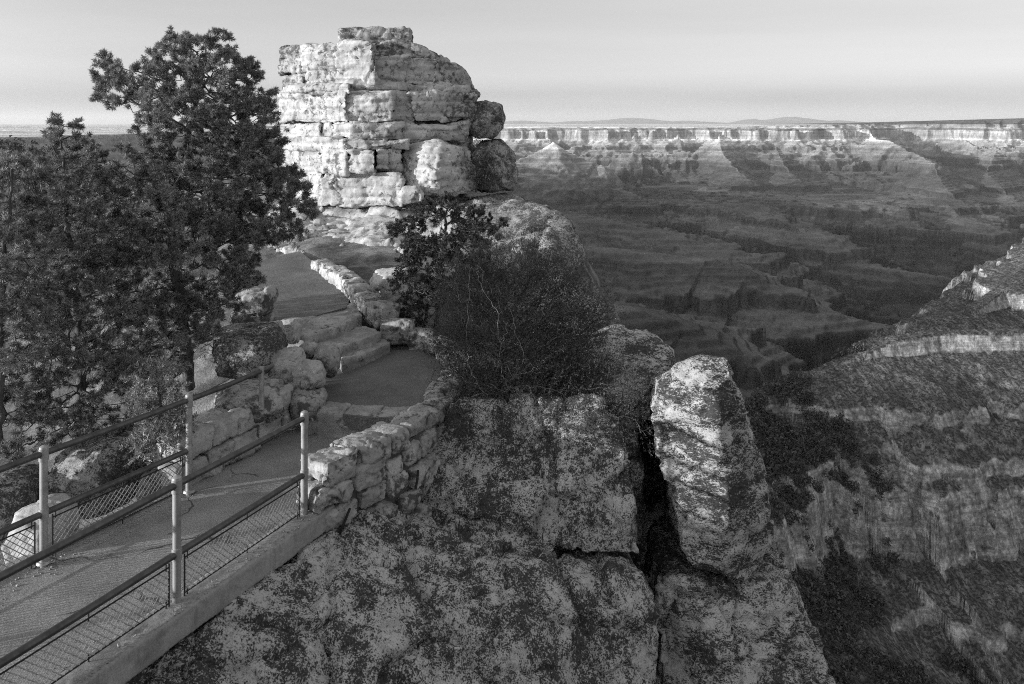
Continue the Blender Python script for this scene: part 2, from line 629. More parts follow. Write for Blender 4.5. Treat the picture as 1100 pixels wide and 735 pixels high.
# right-hand parapet, curved, rough stones with mortar
wpoly = [Vector((-2.16, 8.62, 0)), Vector((-1.80, 9.15, 0)), Vector((-1.38, 9.80, 0)), Vector((-1.05, 10.6, 0)), Vector((-.86, 11.6, 0)), Vector((-.84, 12.5, 0)), Vector((-1.0, 13.1, 0))]
WL = plen(wpoly)
w = empty('stone_wall', (-1.4, 10.2, -.6))
tag(w, 'rough curved rubble stone parapet between the bridge railing and the juniper', 'wall')
s, i = 0.0, 0
rr = random.Random(5)
while s < WL - .15:
    l = rr.uniform(.34, .56)
    p, d = along(wpoly, min(s + l / 2, WL - .01))
    zt = .50 - .12 * min(1, max(0, (s - 3) / 1.5)) + rr.uniform(-.05, .05)
    stone('coping_stone', p + Vector((0, 0, zt - .12)), d, (l * .97, .46 + rr.uniform(-.06, .06), .25), M_WALL, 100 + i, w)
    s += l * .97; i += 1
for k, (zc, h) in enumerate([(.16, .27), (-.10, .29), (-.38, .31), (-.68, .34)]):
    s = -.12 + .09 * k
    while s < WL - .3:
        l = rr.uniform(.26, .50)
        p, d = along(wpoly, max(.02, min(s + l / 2, WL - .01)))
        nd = Vector((d.y, -d.x, 0))
        stone('wall_stone', p + nd * (.02 + .035 * k + rr.uniform(-.03, .05)) + Vector((0, 0, zc + rr.uniform(-.04, .04))), d, (l, .44, h * rr.uniform(.8, 1.05)), M_WALL, 140 + 30 * k + i, w)
        s += l * 1.06; i += 1
mb = MB()
for off in (-.12, .1):
    pass
core = []
for p0, p1 in zip(wpoly, wpoly[1:]):
    pass
bmv, bmf = [], []
for j, p in enumerate(wpoly):
    if j == 0: p = p.lerp(wpoly[1], .45)
    d = (wpoly[min(j + 1, len(wpoly) - 1)] - wpoly[max(j - 1, 0)]).normalized(); nd = Vector((d.y, -d.x, 0))
    for (o_, z_) in ((-.17, -.9), (.22, -.9), (.16, .33), (-.17, .33)):
        bmv.append(tuple(p + nd * o_ + Vector((0, 0, z_))))
for j in range(len(wpoly) - 1):
    for k in range(4):
        a, b = j * 4 + k, j * 4 + (k + 1) % 4
        bmf.append((a, b, b + 4, a + 4))
bmf += [(3, 2, 1, 0), tuple(len(bmv) - 4 + k for k in range(4))]
mesh_np('mortar', bmv, bmf, mat_concrete('lime_mortar', .10), w, loc=w.location)

# left-hand low wall of big pale blocks
lpoly = [Vector((-3.80, 8.98, 0)), Vector((-3.42, 9.75, 0)), Vector((-3.02, 10.7, 0)), Vector((-2.75, 11.25, 0))]
w = empty('stone_wall', (-3.5, 9.9, 0))
tag(w, 'low wall of big pale limestone blocks on the left of the path behind the railing end', 'wall')
LL = plen(lpoly)
for k, (zc, h, dd) in enumerate([(.12, .30, .34), (.40, .30, .46)]):
    s = -.02 + .12 * k
    while s < LL - .25:
        l = rr.uniform(.42, .68)
        p, d = along(lpoly, min(s + l / 2, LL - .01))
        nd = Vector((-d.y, d.x, 0))
        stone('wall_stone', p + nd * (dd / 2 + .02 * k) + Vector((0, 0, zc + .05 * s)), d, (l, dd, h), M_BUTTE, 300 + i, w, vox=.035, rnd=.10)
        s += l * .98; i += 1

# kerb wall along the right of the upper ramp and behind the landing
w = empty('stone_kerb', G(430, 370, .35))
tag(w, 'stepped row of squared kerb stones curving round the landing and up the ramp', 'kerb wall')
kp = [G(340, 281, 1.12), G(364, 296, 1.10), G(390, 318, 1.02), G(414, 342, .80), G(434, 354, .62), G(460, 364, .48), G(480, 382, .42)]
KL = plen(kp)
q_ = 0.0; i = 0
while q_ < KL - .2:
    l = rr.uniform(.40, .66)
    p, d = along(kp, min(q_ + l / 2, KL - .01)); d = Vector((d.x, d.y, 0))
    stone('kerb_stone', p + Vector((.06, .04, -.12 + rr.uniform(-.03, .03))), d, (l, .36 + rr.uniform(-.04, .06), .42), M_WALL, 400 + i, w, vox=.03, rnd=.14)
    q_ += l * .97; i += 1


# ================================================================== boulders round the path
def boulder(x0, x1, y0, y1, Y, deep, mat, seed, label, cat='boulder', group='boulders beside the path', jit=.2, name='boulder', **kw):
    r = random.Random(seed)
    pts = []
    cx, cy = (x0 + x1) / 2, (y0 + y1) / 2
    n = 11
    for k in range(n):
        a = 2 * math.pi * (k + r.uniform(-.3, .3)) / n
        q = lambda v: math.copysign(abs(v) ** .6, v)
        pts.append(P(cx + (x1 - x0) / 2 * q(math.cos(a)) * r.uniform(1 - jit, 1), cy + (y1 - y0) / 2 * q(math.sin(a)) * r.uniform(1 - jit, 1), Y + r.uniform(-.1, .1) * deep))
    c = sum(pts, Vector()) / n
    wv = (x1 - x0) * Y / F
    pts += [c + (p - c) * .7 + Vector((0, -deep * .4, .0)) for p in pts[:n:2]]
    pts += [c + (p - c) * .75 + Vector((0, deep * .6, 0)) for p in pts[:n]]
    a = dict(vox=max(.022, min(.06, wv / 45)), smooth=4, big=.06 * wv, med=.022, fine=.008, fr=1.6)
    a.update(kw)
    o = rock(name, pts, mat, seed=seed, **a)
    return tag(o, label, cat, group)


boulder(226, 309, 346, 408, 11.4, 1.1, M_LEDGE, 501, 'big rounded lichen boulder left of the steps, below the stacked rocks')
boulder(286, 327, 342, 372, 12.4, .5, M_BUTTE, 502, 'flat pale slab leaning between the big rounded boulder and the top step')
boulder(250, 300, 306, 340, 13.2, .7, M_BUTTE_R, 503, 'rough wedge shaped rock on top of the stacked rocks left of the ramp')
boulder(242, 300, 330, 352, 13.3, .7, M_BUTTE_R, 504, 'low rock underneath the wedge shaped rock at the ramp edge')
boulder(262, 280, 293, 310, 13.6, .3, M_BUTTE_R, 505, 'smallest rock perched at the upper left edge of the ramp')
boulder(284, 331, 371, 414, 11.3, .5, M_BUTTE, 506, 'split pale block behind the end of the left railing')
boulder(318, 342, 366, 394, 11.9, .4, M_WALL, 507, 'dark squarish block wedged behind the lens shaped stone')
boulder(334, 367, 367, 408, 11.7, .45, M_WALL, 508, 'curved stone standing at the left end of the lowest step')
boulder(309, 350, 386, 421, 11.15, .5, M_BUTTE, 509, 'smooth lens shaped stone lying on the low pale wall')
boulder(230, 310, 410, 456, 10.4, .9, M_BUTTE_R, 510, 'flat topped rough rock behind the left railing end post')
boulder(304, 356, 414, 452, 10.9, .6, M_BUTTE_R, 511, 'flat rough stone at the foot of the lens shaped stone')
boulder(198, 234, 335, 370, 12.6, .7, M_BUTTE_R, 512, 'dark rounded boulder in the shade beside the big pine trunk')
boulder(396, 446, 284, 334, 16.4, 1.4, M_BUTTE, 517, 'pale lit rock behind the kerb stones, left of the dark middle pinyon')
boulder(54, 158, 474, 545, 9.4, 1.4, M_LEDGE, 513, 'large dark boulder behind the left railing under the pines')
boulder(8, 74, 540, 625, 7.95, .7, M_BUTTE, 514, 'pale rock just behind the first left railing post')
boulder(-40, 34, 506, 590, 8.6, 1.0, M_LEDGE, 515, 'dark boulder at the left edge of the picture behind the railing')
boulder(150, 200, 505, 540, 9.3, .7, M_BUTTE_R, 516, 'half hidden rock at the left of the pale block wall')

# ================================================================== the big rocks of the promontory
o = rock('cliff_rock', outline([(60, 790, 5.9), (110, 738, 6.2), (215, 663, 6.95), (290, 615, 7.7), (372, 570, 8.45), (410, 566, 9.0), (450, 574, 9.15), (560, 591, 9.25), (650, 609, 9.35), (684, 618, 9.4), (700, 648, 9.3), (706, 735, 8.9), (708, 830, 8.4), (60, 860, 5.6)],
     (-.2, 2.4, -.5), 1., extra=[(400, 800, 6.9)]), M_FG, vox=.04, smooth=2, big=.14, med=.07, fine=.02, seed=31, fr=.9, cracks=[(P(628, 660, 9.1), Vector((.93, .1, .35)), .035, .10), (P(490, 650, 8.6), Vector((.75, .2, .62)), .03, .07)])
tag(o, 'broad dark lichen covered cliff face below the bridge kerb, filling the bottom of the picture', 'cliff', 'lichen covered cliff rocks')
o = rock('cliff_rock', outline([(428, 580, 9.6), (452, 505, 10.0), (485, 430, 10.6), (560, 425, 10.6), (640, 432, 10.4), (664, 450, 10.2), (676, 480, 10.0), (684, 540, 9.8), (686, 600, 9.65), (600, 594, 9.5), (500, 582, 9.5)],
     (.72, 4.6, -1.3), 1.), M_FG, vox=.04, smooth=2, big=.12, med=.065, fine=.02, seed=32, fr=1., cracks=[(P(600, 520, 9.8), Vector((.95, .1, .2)), .03, .08)])
tag(o, 'dark lichen covered block under the juniper, above the broad cliff face', 'cliff', 'lichen covered cliff rocks')
o = rock('cliff_rock', outline([(560, 440, 11.0), (580, 395, 11.8), (618, 372, 12.2), (655, 361, 12.4), (700, 366, 12.2), (720, 378, 11.9), (721, 398, 11.4), (688, 425, 10.9), (672, 470, 10.7), (640, 470, 10.7)],
     (.55, 4.0, -.9), 1.), M_SLAB, vox=.05, smooth=4, big=.12, med=.05, fine=.016, seed=33, fr=1.)
tag(o, 'pale topped block right of the juniper and left of the leaning split slab', 'cliff', 'lichen covered cliff rocks')
o = rock('rock_slab', outline([(699, 440, 10.0), (703, 408, 10.1), (730, 390, 10.2), (757, 381, 10.2), (780, 384, 10.1), (786, 401, 9.85), (796, 428, 9.9), (812, 468, 10.2), (824, 500, 10.2), (827, 530, 10.2), (836, 588, 10.1), (822, 610, 10.0), (803, 626, 9.85), (785, 626, 9.6), (748, 612, 9.6), (731, 588, 9.7), (716, 520, 9.85)],
     (.82, 4.6, -1.5), 1., extra=[(768, 420, 9.62), (783, 540, 9.5), (776, 600, 9.5)]), M_SLAB, vox=.035, smooth=1, big=.08, med=.045, fine=.014, seed=34, fr=1.1)
tag(o, 'tall leaning slab split off the cliff, banded with pale and dark lichen', 'rock slab')
o = rock('cliff_rock', outline([(706, 622, 9.9), (735, 624, 9.75), (775, 646, 9.6), (800, 652, 9.65), (834, 626, 10.0), (852, 645, 10.0), (872, 680, 9.9), (893, 730, 9.7), (915, 800, 9.4), (930, 860, 9.2), (706, 860, 8.9), (704, 700, 9.6)],
     (.3, 2.2, -.3), 1., extra=[(790, 740, 9.0)]), M_SLAB, vox=.045, smooth=2, big=.14, med=.07, fine=.02, seed=35, fr=1., cracks=[(P(800, 680, 9.3), Vector((.85, .2, -.45)), .03, .08)])
tag(o, 'lichen covered buttress carrying the leaning slab at the foot of the picture', 'cliff', 'lichen covered cliff rocks')
# dark back of the cleft
o = rock('cliff_rock', outline([(640, 470, 14.2), (700, 450, 14.4), (740, 450, 14.4), (760, 580, 14.0), (745, 800, 13.4), (640, 800, 13.4)], (0, 2.0, -.3), 1.), M_FG, vox=.08, smooth=3, big=.12, med=.05, fine=.0, seed=36)
tag(o, 'shaded rock at the back of the cleft between the cliff and the leaning slab', 'cliff', 'lichen covered cliff rocks')

# ledges below the butte
o = rock('rock_ledge', outline([(488, 222, 21.2), (520, 212, 21.6), (560, 212, 21.6), (592, 222, 21.2), (615, 243, 20.6), (625, 268, 20.0), (623, 300, 19.6), (590, 345, 18.8), (520, 345, 18.6), (480, 300, 19.4)],
     (-.6, 5.0, -.4), .95, extra=[(560, 270, 19.2)]), M_LEDGE, vox=.09, smooth=4, big=.3, med=.09, fine=.03, seed=41, fr=.55)
tag(o, 'rounded speckled ledge overhanging the canyon beneath the butte, behind the pinyon', 'rock ledge')
o = rock('rock_ledge', outline([(540, 330, 17.2), (560, 305, 17.6), (600, 296, 17.6), (632, 312, 17.2), (650, 338, 16.6), (648, 365, 16.2), (620, 410, 15.6), (540, 410, 15.6)],
     (-.8, 3.0, -.3), .95), M_LEDGE, vox=.08, smooth=4, big=.22, med=.08, fine=.02, seed=42, fr=.7)
tag(o, 'lower rock ledge showing to the right of the juniper, under the overhanging ledge', 'rock ledge')
o = rock('rock_ledge', outline([(290, 268, 20.0), (284, 236, 22.2), (318, 208, 24.2), (362, 218, 23.4), (440, 217, 23.0), (505, 218, 22.6), (512, 250, 20.4), (470, 300, 18.2), (420, 312, 17.6), (372, 296, 18.2), (336, 284, 18.8)],
     (-.3, 3.0, -.2), 1.), M_BUTTE, vox=.07, smooth=2, big=.2, med=.11, fine=.035, seed=43, fr=.8, bed=.08, bedf=3)
tag(o, 'pale sunlit ledge at the foot of the butte beside the top of the ramp', 'rock ledge')

# ================================================================== the butte
def yf(px):          # depth of the butte's front: an arris near column 375, both sides fall back
    return 22.4 + (max(0, 375 - px) / 70 * 2.0) + (max(0, px - 400) / 110 * 1.3)


bt = empty('rock_butte', P(425, 218, 24.2))
tag(bt, 'tall pale layered limestone butte standing above the end of the path', 'rock butte')


def bb(name, x0, x1, y0, y1, setb, seed, mat=M_BUTTE, deep=2.6, jit=.03, parent=bt, vox=.05, tilt=0, **kw):
    a = dict(smooth=3 if x1 > 440 else 1, big=.08, med=.05, fine=.024, fr=.9, bed=.055, bedf=3.3)
    a.update(kw)
    Y0, Y1 = yf(x0) + setb, yf(x1) + setb + tilt
    pts = blockpts(x0, x1, y0, y1, Y0, Y1, deep, jit, seed)
    return rock(name, pts, mat, vox=vox, seed=seed, parent=parent, **a)


bb('cap_rock', 366, 439, 29, 47, 1.7, 601, M_BUTTE_R, 1.8, .05, bed=.05, bedf=5)
# upper course
bb('block', 302, 326, 48, 63, .2, 602, M_BUTTE_R, 1.6)
bb('block', 300, 324, 62, 79, .1, 603, M_BUTTE_R, 1.8)
bb('block', 303, 326, 78, 93, .1, 604, M_BUTTE_R, 1.8)
bb('block', 325, 404, 45, 91, 0.25, 605, M_BUTTE, 3, tilt=-.1)
rock('block', outline([(398, 64, 23.6), (398, 46, 23.7), (425, 42, 23.9), (440, 45, 24.0), (455, 51, 24.1), (464, 58, 24.1), (468, 66, 24.0)], (.2, 2.2, 0), .95), M_BUTTE_R, vox=.05, smooth=3, big=.09, med=.05, fine=.02, seed=606, parent=bt)
bb('block', 400, 438, 60, 91, .45, 607, M_BUTTE, 2.6)
bb('block', 434, 468, 60, 92, .55, 608, M_BUTTE, 2.6, .06)
rock('block', outline([(466, 100, 23.4), (466, 72, 23.6), (473, 67, 23.7), (488, 69, 23.9), (495, 76, 24.0), (499, 90, 24.0), (504, 101, 23.9)], (.2, 2.4, 0), .95), M_BUTTE_R, vox=.05, smooth=4, big=.12, med=.05, fine=.02, seed=609, parent=bt)
# thin bed
bb('bed', 306, 376, 90, 101, .05, 610, M_BUTTE, 3.2, .02, big=.06, med=.05)
bb('bed', 372, 440, 88, 100, .25, 611, M_BUTTE, 3.2, .02, big=.06, med=.05)
bb('bed', 436, 502, 90, 103, .15, 612, M_BUTTE, 3.2, .04, big=.06, med=.05)
# third course
bb('block', 299, 372, 99, 133, .05, 613, M_BUTTE, 3.2, .02, bed=.08, bedf=2.6)
bb('block', 363, 424, 97, 131, -.05, 614, M_BUTTE, 3.2, .03)
bb('block', 420, 447, 98, 133, .2, 615, M_BUTTE, 3.0, .05)
bb('block', 444, 481, 99, 133, .05, 616, M_BUTTE, 3.0, .05)
bb('block', 477, 511, 101, 131, .1, 617, M_BUTTE_R, 3.0, .08)
# fourth course
bb('block', 295, 345, 131, 152, -.05, 618, M_BUTTE, 3.2, .02)
bb('block', 343, 358, 131, 149, .15, 619, M_BUTTE, 2, .03)
bb('block', 356, 378, 130, 150, .2, 620, M_BUTTE, 2, .03)
bb('block', 376, 435, 130, 152, -.05, 621, M_BUTTE, 3.2, .03)
bb('block', 433, 502, 131, 153, .1, 622, M_BUTTE, 3.2, .03)
# projecting shelf
bb('bed', 300, 372, 149, 161, -.35, 623, M_BUTTE, 3.6, .02, big=.08, med=.06)
bb('bed', 368, 440, 150, 163, -.45, 624, M_BUTTE, 3.6, .02, big=.08, med=.06)
# fifth course
bb('block', 300, 345, 158, 190, -.35, 625, M_BUTTE, 3.4, .03)
bb('block', 342, 373, 158, 189, -.5, 626, M_BUTTE, 3.0, .05, smooth=4)
bb('block', 371, 404, 161, 188, -.55, 627, M_BUTTE, 3.0, .04, smooth=3)
bb('block', 403, 418, 160, 183, -.45, 628, M_BUTTE, 2.4, .05, smooth=3)
bb('block', 416, 430, 160, 190, -.3, 629, M_BUTTE, 2.4, .08, smooth=3)
# base course
bb('block', 318, 348, 186, 226, -.5, 630, M_BUTTE, 3.4, .03)
bb('block', 346, 429, 186, 222, -.8, 631, M_BUTTE, 3.6, .05, big=.2)
# big rounded boulder in the base
rock('block', outline([(432, 170, 22.9), (440, 157, 22.8), (470, 153, 22.6), (495, 160, 22.8), (507, 178, 23.0), (511, 198, 22.9), (503, 209, 22.4), (470, 211, 22.0), (440, 206, 22.2), (430, 190, 22.6)], (.3, 2.6, .1), .95, extra=[(468, 185, 21.7)]),
     M_BUTTE, vox=.06, smooth=7, big=.14, med=.045, fine=.02, seed=632, parent=bt, bed=.03, bedf=5)
# the inside of the butte
core = []
for (x0, x1, y, sb) in ((308, 498, 215, .5), (312, 505, 150, .6), (312, 500, 100, .9), (330, 478, 62, 1.3)):
    for x in (x0, (x0 + x1) / 2, x1):
        p = P(x, y, yf(x) + sb); core += [p, p + Vector((p.x / p.y * 3, 3.6, 0))]
rock('core', core, M_BUTTE_R, vox=.12, smooth=1, big=.1, med=.06, fine=.0, seed=640, parent=bt)

o = rock('boulder', outline([(427, 210, 21.6), (434, 201, 21.5), (448, 201, 21.5), (455, 208, 21.5), (453, 219, 21.4), (429, 219, 21.4)], (0, .8, 0), .8), M_BUTTE, vox=.045, smooth=6, big=.06, med=.03, fine=.01, seed=641)
tag(o, 'small pale boulder in front of the crack at the foot of the butte', 'boulder')
o = rock('boulder', outline([(496, 122, 24.2), (505, 111, 24.2), (522, 108, 24.2), (536, 115, 24.3), (542, 128, 24.4), (540, 141, 24.3), (528, 149, 24.1), (510, 148, 23.9), (497, 138, 23.9)], (.1, 1.5, .1), .85, extra=[(518, 130, 23.6)]), M_LEDGE, vox=.05, smooth=8, big=.12, med=.05, fine=.02, seed=642, fr=.9)
tag(o, 'dark round boulder balanced high on the right side of the butte', 'boulder')
o = rock('boulder', outline([(505, 165, 24.0), (515, 152, 24.2), (535, 152, 24.4), (549, 166, 24.5), (557, 190, 24.4), (552, 205, 24.1), (525, 207, 23.7), (506, 203, 23.6)], (.1, 1.8, .1), .85, extra=[(530, 185, 23.2)]), M_LEDGE, vox=.05, smooth=6, big=.14, med=.06, fine=.02, seed=643, fr=.8)
tag(o, 'large lichen boulder low on the right side of the butte above the dark hollow', 'boulder')

# ================================================================== railings
def tube_obj(name, pts, r, mat, parent, n=12):
    return MB().tube(pts, r, n).build(name, mat, parent)


def railing(root, A, step, n0, n1, outn, ztop, zmid, mesh_range, ends):
    D = step.normalized(); SL = step.length
    posts = [A + step * k for k in range(n0, n1 + 1)]
    for p in posts:
        m = MB()
        m.tube([p + Vector((0, 0, -.02)), p + Vector((0, 0, ztop + .045))], .036, 14)
        m.tube([p + Vector((0, 0, ztop + .04)), p + Vector((0, 0, ztop + .062)), p + Vector((0, 0, ztop + .075))], [.041, .038, .018], 14)
        m.tube([p + Vector((0, 0, .03)), p + Vector((0, 0, .05))], [.065, .055], 14)
        m.tube([p + Vector((0, 0, zmid - .05)), p + Vector((0, 0, zmid + .05))], .044, 14)     # tee fittings
        m.tube([p + Vector((0, 0, ztop - .07)), p + Vector((0, 0, ztop + .045))], .044, 14)
        m.build('post', M_POST, root)
    a, b = posts[0] - D * .0, posts[-1]
    for z in (ztop, zmid):
        pts = []
        for p, q in zip(posts, posts[1:]):
            pts += [p + Vector((0, 0, z)), (p + q) / 2 + Vector((0, 0, z - .004))]
        pts.append(b + Vector((0, 0, z)))
        if z == ztop and ends:
            pts += [b + D * .10 + Vector((0, 0, z)), b + D * .15 + Vector((0, 0, z - .02)), b + D * .17 + Vector((0, 0, z - .07))]
        tube_obj('handrail' if z == ztop else 'mid_rail', pts, .031, M_RAIL, root)
    for k in mesh_range:
        p0 = A + step * k + D * .085; p1 = A + step * (k + 1) - D * .085
        zb, zt = .085, zmid - .075
        up = Vector((0, 0, 1))
        fm = MB()
        fm.tube([p0 + up * zb, p1 + up * zb], .007, 6)
        fm.tube([p0 + up * zt, p1 + up * zt], .007, 6)
        for e in (p0, p1): fm.tube([e + up * (zb - .03), e + up * (zt + .03)], .008, 6)
        for u in (.02, .5, .98):        # clips
            q = p0.lerp(p1, u)
            fm.tube([q + up * (zt - .02), q + up * (zmid - .02)], .006, 6)
            fm.tube([q + up * .03, q + up * (zb + .03)], .006, 6)
        fr_ = fm.build('mesh_frame', M_ROD, root)
        wm_ = MB()
        L = (p1 - p0).length; H = zt - zb; pitch = .062
        u = -H
        while u < L:
            for sgn in (1, -1):
                u0, u1 = u, u + H
                s0, s1 = max(u0, 0), min(u1, L)
                if s1 <= s0: continue
                h0, h1 = s0 - u0, s1 - u0
                if sgn < 0: h0, h1 = H - h0, H - h1
                off = outn * (.002 * sgn)
                wm_.tube([p0 + D * s0 + up * (zb + h0) + off, p0 + D * s1 + up * (zb + h1) + off], .0042, 4, False)
            u += pitch
        wm_.build('wire_mesh', M_WIRE, root, smooth=False)


rr_ = empty('railing', R1)
tag(rr_, 'steel pipe railing with wire mesh on the outer kerb above the cliff face', 'railing', None)
railing(rr_, R1, RS, -2, 1, RN, 1.07, .47, (-2, -1, 0), True)
lr = empty('railing', L1)
tag(lr, 'steel pipe railing with wire mesh on the pine tree side of the bridge', 'railing', None)
railing(lr, L1, LS, -2, 1, LN, 1.07, .50, (-2, -1, 0), False)
e3 = L2 + LS * .66
MB().tube([L2 + Vector((0, 0, 1.07)), (L2 + e3) / 2 + Vector((0, 0, 1.075)), e3 + LD * .0 + Vector((0, 0, 1.10)), e3 + LD * .16 + Vector((0, 0, 1.105))], .031, 12).build('handrail', M_RAIL, lr)
MB().tube([e3 + Vector((0, 0, .62)), e3 + Vector((0, 0, 1.08)), e3 + Vector((0, 0, 1.15))], [.034, .034, .036], 12).build('post', M_POST, lr)

# grit, needles and small stones that gather along the edges of the path
rg = np.random.default_rng(55)
gp, gs = [], []
def along_edge(a, b, n, spread, z, lo=.003, hi=.014):
    for _ in range(n):
        t_ = rg.random(); q = a.lerp(b, t_)
        dd = (b - a).normalized(); nn = Vector((-dd.y, dd.x, 0))
        q = q + nn * (abs(rg.normal()) * spread) ; q.z = z
        gp.append(tuple(q)); gs.append(lo + (hi - lo) * rg.random() ** 3)
zk = .06
along_edge(R1 - RD * 2.4 + RN * .16, R2 + RN * .16 + RD * .2, 420, .06, zk)
along_edge(R1 - RD * 2.4 - RN * .1, R2 - RN * .1, 420, .12, .004)
along_edge(L2 + LN * .1, L1 - LD * 2, 500, .15, .004, .003, .02)
along_edge(G(335, 452, 0), G(440, 466, 0), 160, -.10, .004)
along_edge(G(360, 398, PZ), G(425, 374, PZ), 140, -.12, PZ + .004)
along_edge(G(478, 384, PZ), G(455, 440, PZ), 140, -.12, PZ + .004)
gp, gs = np.array(gp), np.array(gs)
oc = np.array([(1, 0, 0), (-1, 0, 0), (0, 1, 0), (0, -1, 0), (0, 0, .7), (0, 0, -.5)], float)
gv = (gp[:, None] + oc[None] * gs[:, None, None] * rg.uniform(.6, 1.4, (len(gp), 6, 1))).reshape(-1, 3)
of = np.array([(0, 2, 4), (2, 1, 4), (1, 3, 4), (3, 0, 4), (2, 0, 5), (1, 2, 5), (3, 1, 5), (0, 3, 5)])
gf = (np.arange(len(gp))[:, None, None] * 6 + of[None]).reshape(-1, 3)
o = mesh_np('grit', gv, gf, M_STEP); tag(o, 'loose grit and small stones along the edges of the path', 'grit', kind='stuff')

# rusty rods leaning against the foot of the parapet
for i, (a, b, la) in enumerate([((362, 578), (376, 546), 'thin iron rod leaning at the near foot of the stone parapet'), ((393, 581), (402, 553), 'second iron rod from the bridge kerb leaning on the parapet foot'),
                                ((413, 566), (420, 541), 'third iron rod from the bridge kerb leaning on the parapet foot'), ((447, 522), (449, 505), 'short iron rod farthest from the bridge on the parapet foot')]):
    p0, p1 = P(a[0], a[1], 8.55 + .32 * i), P(b[0], b[1], 8.62 + .32 * i)
    o = MB().tube([p0 - (p1 - p0) * .2, (p0 + p1) / 2 + Vector((.006, 0, 0)), p1], .014, 8).build('iron_rod', M_ROD)
    tag(o, la, 'iron rod', 'iron rods by the parapet')


# ================================================================== plants
def colonize(trunk, attr, step=.16, kill=.22, infl=1.5, maxit=140, bias=(0, 0, .1), jitter=.25, seed=0):
    r = np.random.default_rng(seed)
    nodes = [np.array(p, float) for p in trunk]
    par = [-1] + list(range(len(trunk) - 1))
    A = np.array(attr, float); alive = np.ones(len(A), bool)
    N = np.array(nodes)
    dist = np.full(len(A), 1e9); near = np.zeros(len(A), int)

    def upd(start):
        nonlocal dist, near
        new = np.array(nodes[start:])
        for c in range(0, len(new), 256):
            blk = new[c:c + 256]
            d = np.linalg.norm(A[:, None] - blk[None], axis=2)
            m = d.argmin(1); dm = d[np.arange(len(A)), m]
            b = dm < dist
            dist[b] = dm[b]; near[b] = start + c + m[b]
    upd(0)
    for it in range(maxit):
        act = alive & (dist < infl)
        if not act.any():
            act = alive & (dist < infl * 3)
            if not act.any(): break
        ids = near[act]
        P_ = np.array(nodes)
        dv = A[act] - P_[ids]
        dv /= np.linalg.norm(dv, axis=1)[:, None] + 1e-9
        u, inv = np.unique(ids, return_inverse=True)
        S = np.zeros((len(u), 3)); np.add.at(S, inv, dv)
        S /= np.linalg.norm(S, axis=1)[:, None] + 1e-9
        S += np.array(bias) + r.normal(size=S.shape) * jitter
        S /= np.linalg.norm(S, axis=1)[:, None] + 1e-9
        st = len(nodes)
        for k, uu in enumerate(u):
            nodes.append(P_[uu] + S[k] * step); par.append(int(uu))
        upd(st)
        alive &= dist > kill
        if not alive.any() or len(nodes) > 9000: break
    return np.array(nodes), np.array(par)


def radii(N, par, tip=.006, e=2.3, rmax=.2):
    w = np.zeros(len(N)); ch = np.zeros(len(N), int)
    for i in range(len(N) - 1, 0, -1):
        if w[i] == 0: w[i] = tip ** e
        w[par[i]] += w[i]; ch[par[i]] += 1
    if w[0] == 0: w[0] = tip ** e
    return np.minimum(w ** (1 / e), rmax), ch


def tubes_np(N, par, R, n=5, sel=None):
    i = np.arange(1, len(N)) if sel is None else sel[sel > 0]
    a, b = N[par[i]], N[i]
    d = b - a; d /= np.linalg.norm(d, axis=1)[:, None] + 1e-9
    ref = np.where(np.abs(d[:, 2:3]) < .9, np.array([[0, 0, 1.]]), np.array([[1., 0, 0]]))
    u = np.cross(d, ref); u /= np.linalg.norm(u, axis=1)[:, None]
    w = np.cross(d, u)
    V = np.zeros((len(i), 2, n, 3))
    rb = np.minimum(R[par[i]], R[i] * 1.6)
    for k in range(n):
        t = 2 * math.pi * k / n
        o = u * math.cos(t) + w * math.sin(t)
        V[:, 0, k] = a + o * rb[:, None]
        V[:, 1, k] = b + d * (R[i] * .4)[:, None] + o * R[i][:, None]
    base = np.arange(len(i))[:, None] * 2 * n
    k = np.arange(n); k2 = (k + 1) % n
    Fq = np.stack([base + k, base + k2, base + n + k2, base + n + k], -1).reshape(-1, 4)
    return V.reshape(-1, 3), Fq


def tufts(pos, dirs, K, axis_len, blade, width, r, spread=1.0, curl=.2):
    """needle tufts: K blades (a kite each) round every short twig"""
    M = len(pos)
    t = r.random((M, K))
    org = pos[:, None] + dirs[:, None] * (t * axis_len)[..., None]
    rnd = r.normal(size=(M, K, 3)); rnd /= np.linalg.norm(rnd, axis=2)[..., None]
    bd = rnd * spread + dirs[:, None] * (.55 + .4 * t)[..., None]
    bd /= np.linalg.norm(bd, axis=2)[..., None]
    side = np.cross(bd, r.normal(size=(M, K, 3))); side /= np.linalg.norm(side, axis=2)[..., None] + 1e-9
    L = blade * (.7 + .6 * r.random((M, K, 1)))
    V = np.stack([org, org + bd * L * .55 + side * width / 2, org + bd * L, org + bd * L * .55 - side * width / 2], 2).reshape(-1, 3)
    Fq = np.arange(len(V)).reshape(-1, 4)
    return V, Fq


def ell(list_, dens, r, flat=.0):
    """attractor points in ellipsoids (px,py,Y,rx,ry,depth)"""
    out = []
    for (px, py, Y, rx, ry, dp) in list_:
        c = np.array(P(px, py, Y)); s = np.array([rx * Y / F, dp, ry * Y / F])
        n = int(dens * (4.19 * s.prod()) ** .8) + 8
        q = r.normal(size=(n, 3)); q /= np.linalg.norm(q, axis=1)[:, None]
        q *= (r.random((n, 1)) ** .42)
        out.append(c + q * s)
    return np.concatenate(out)


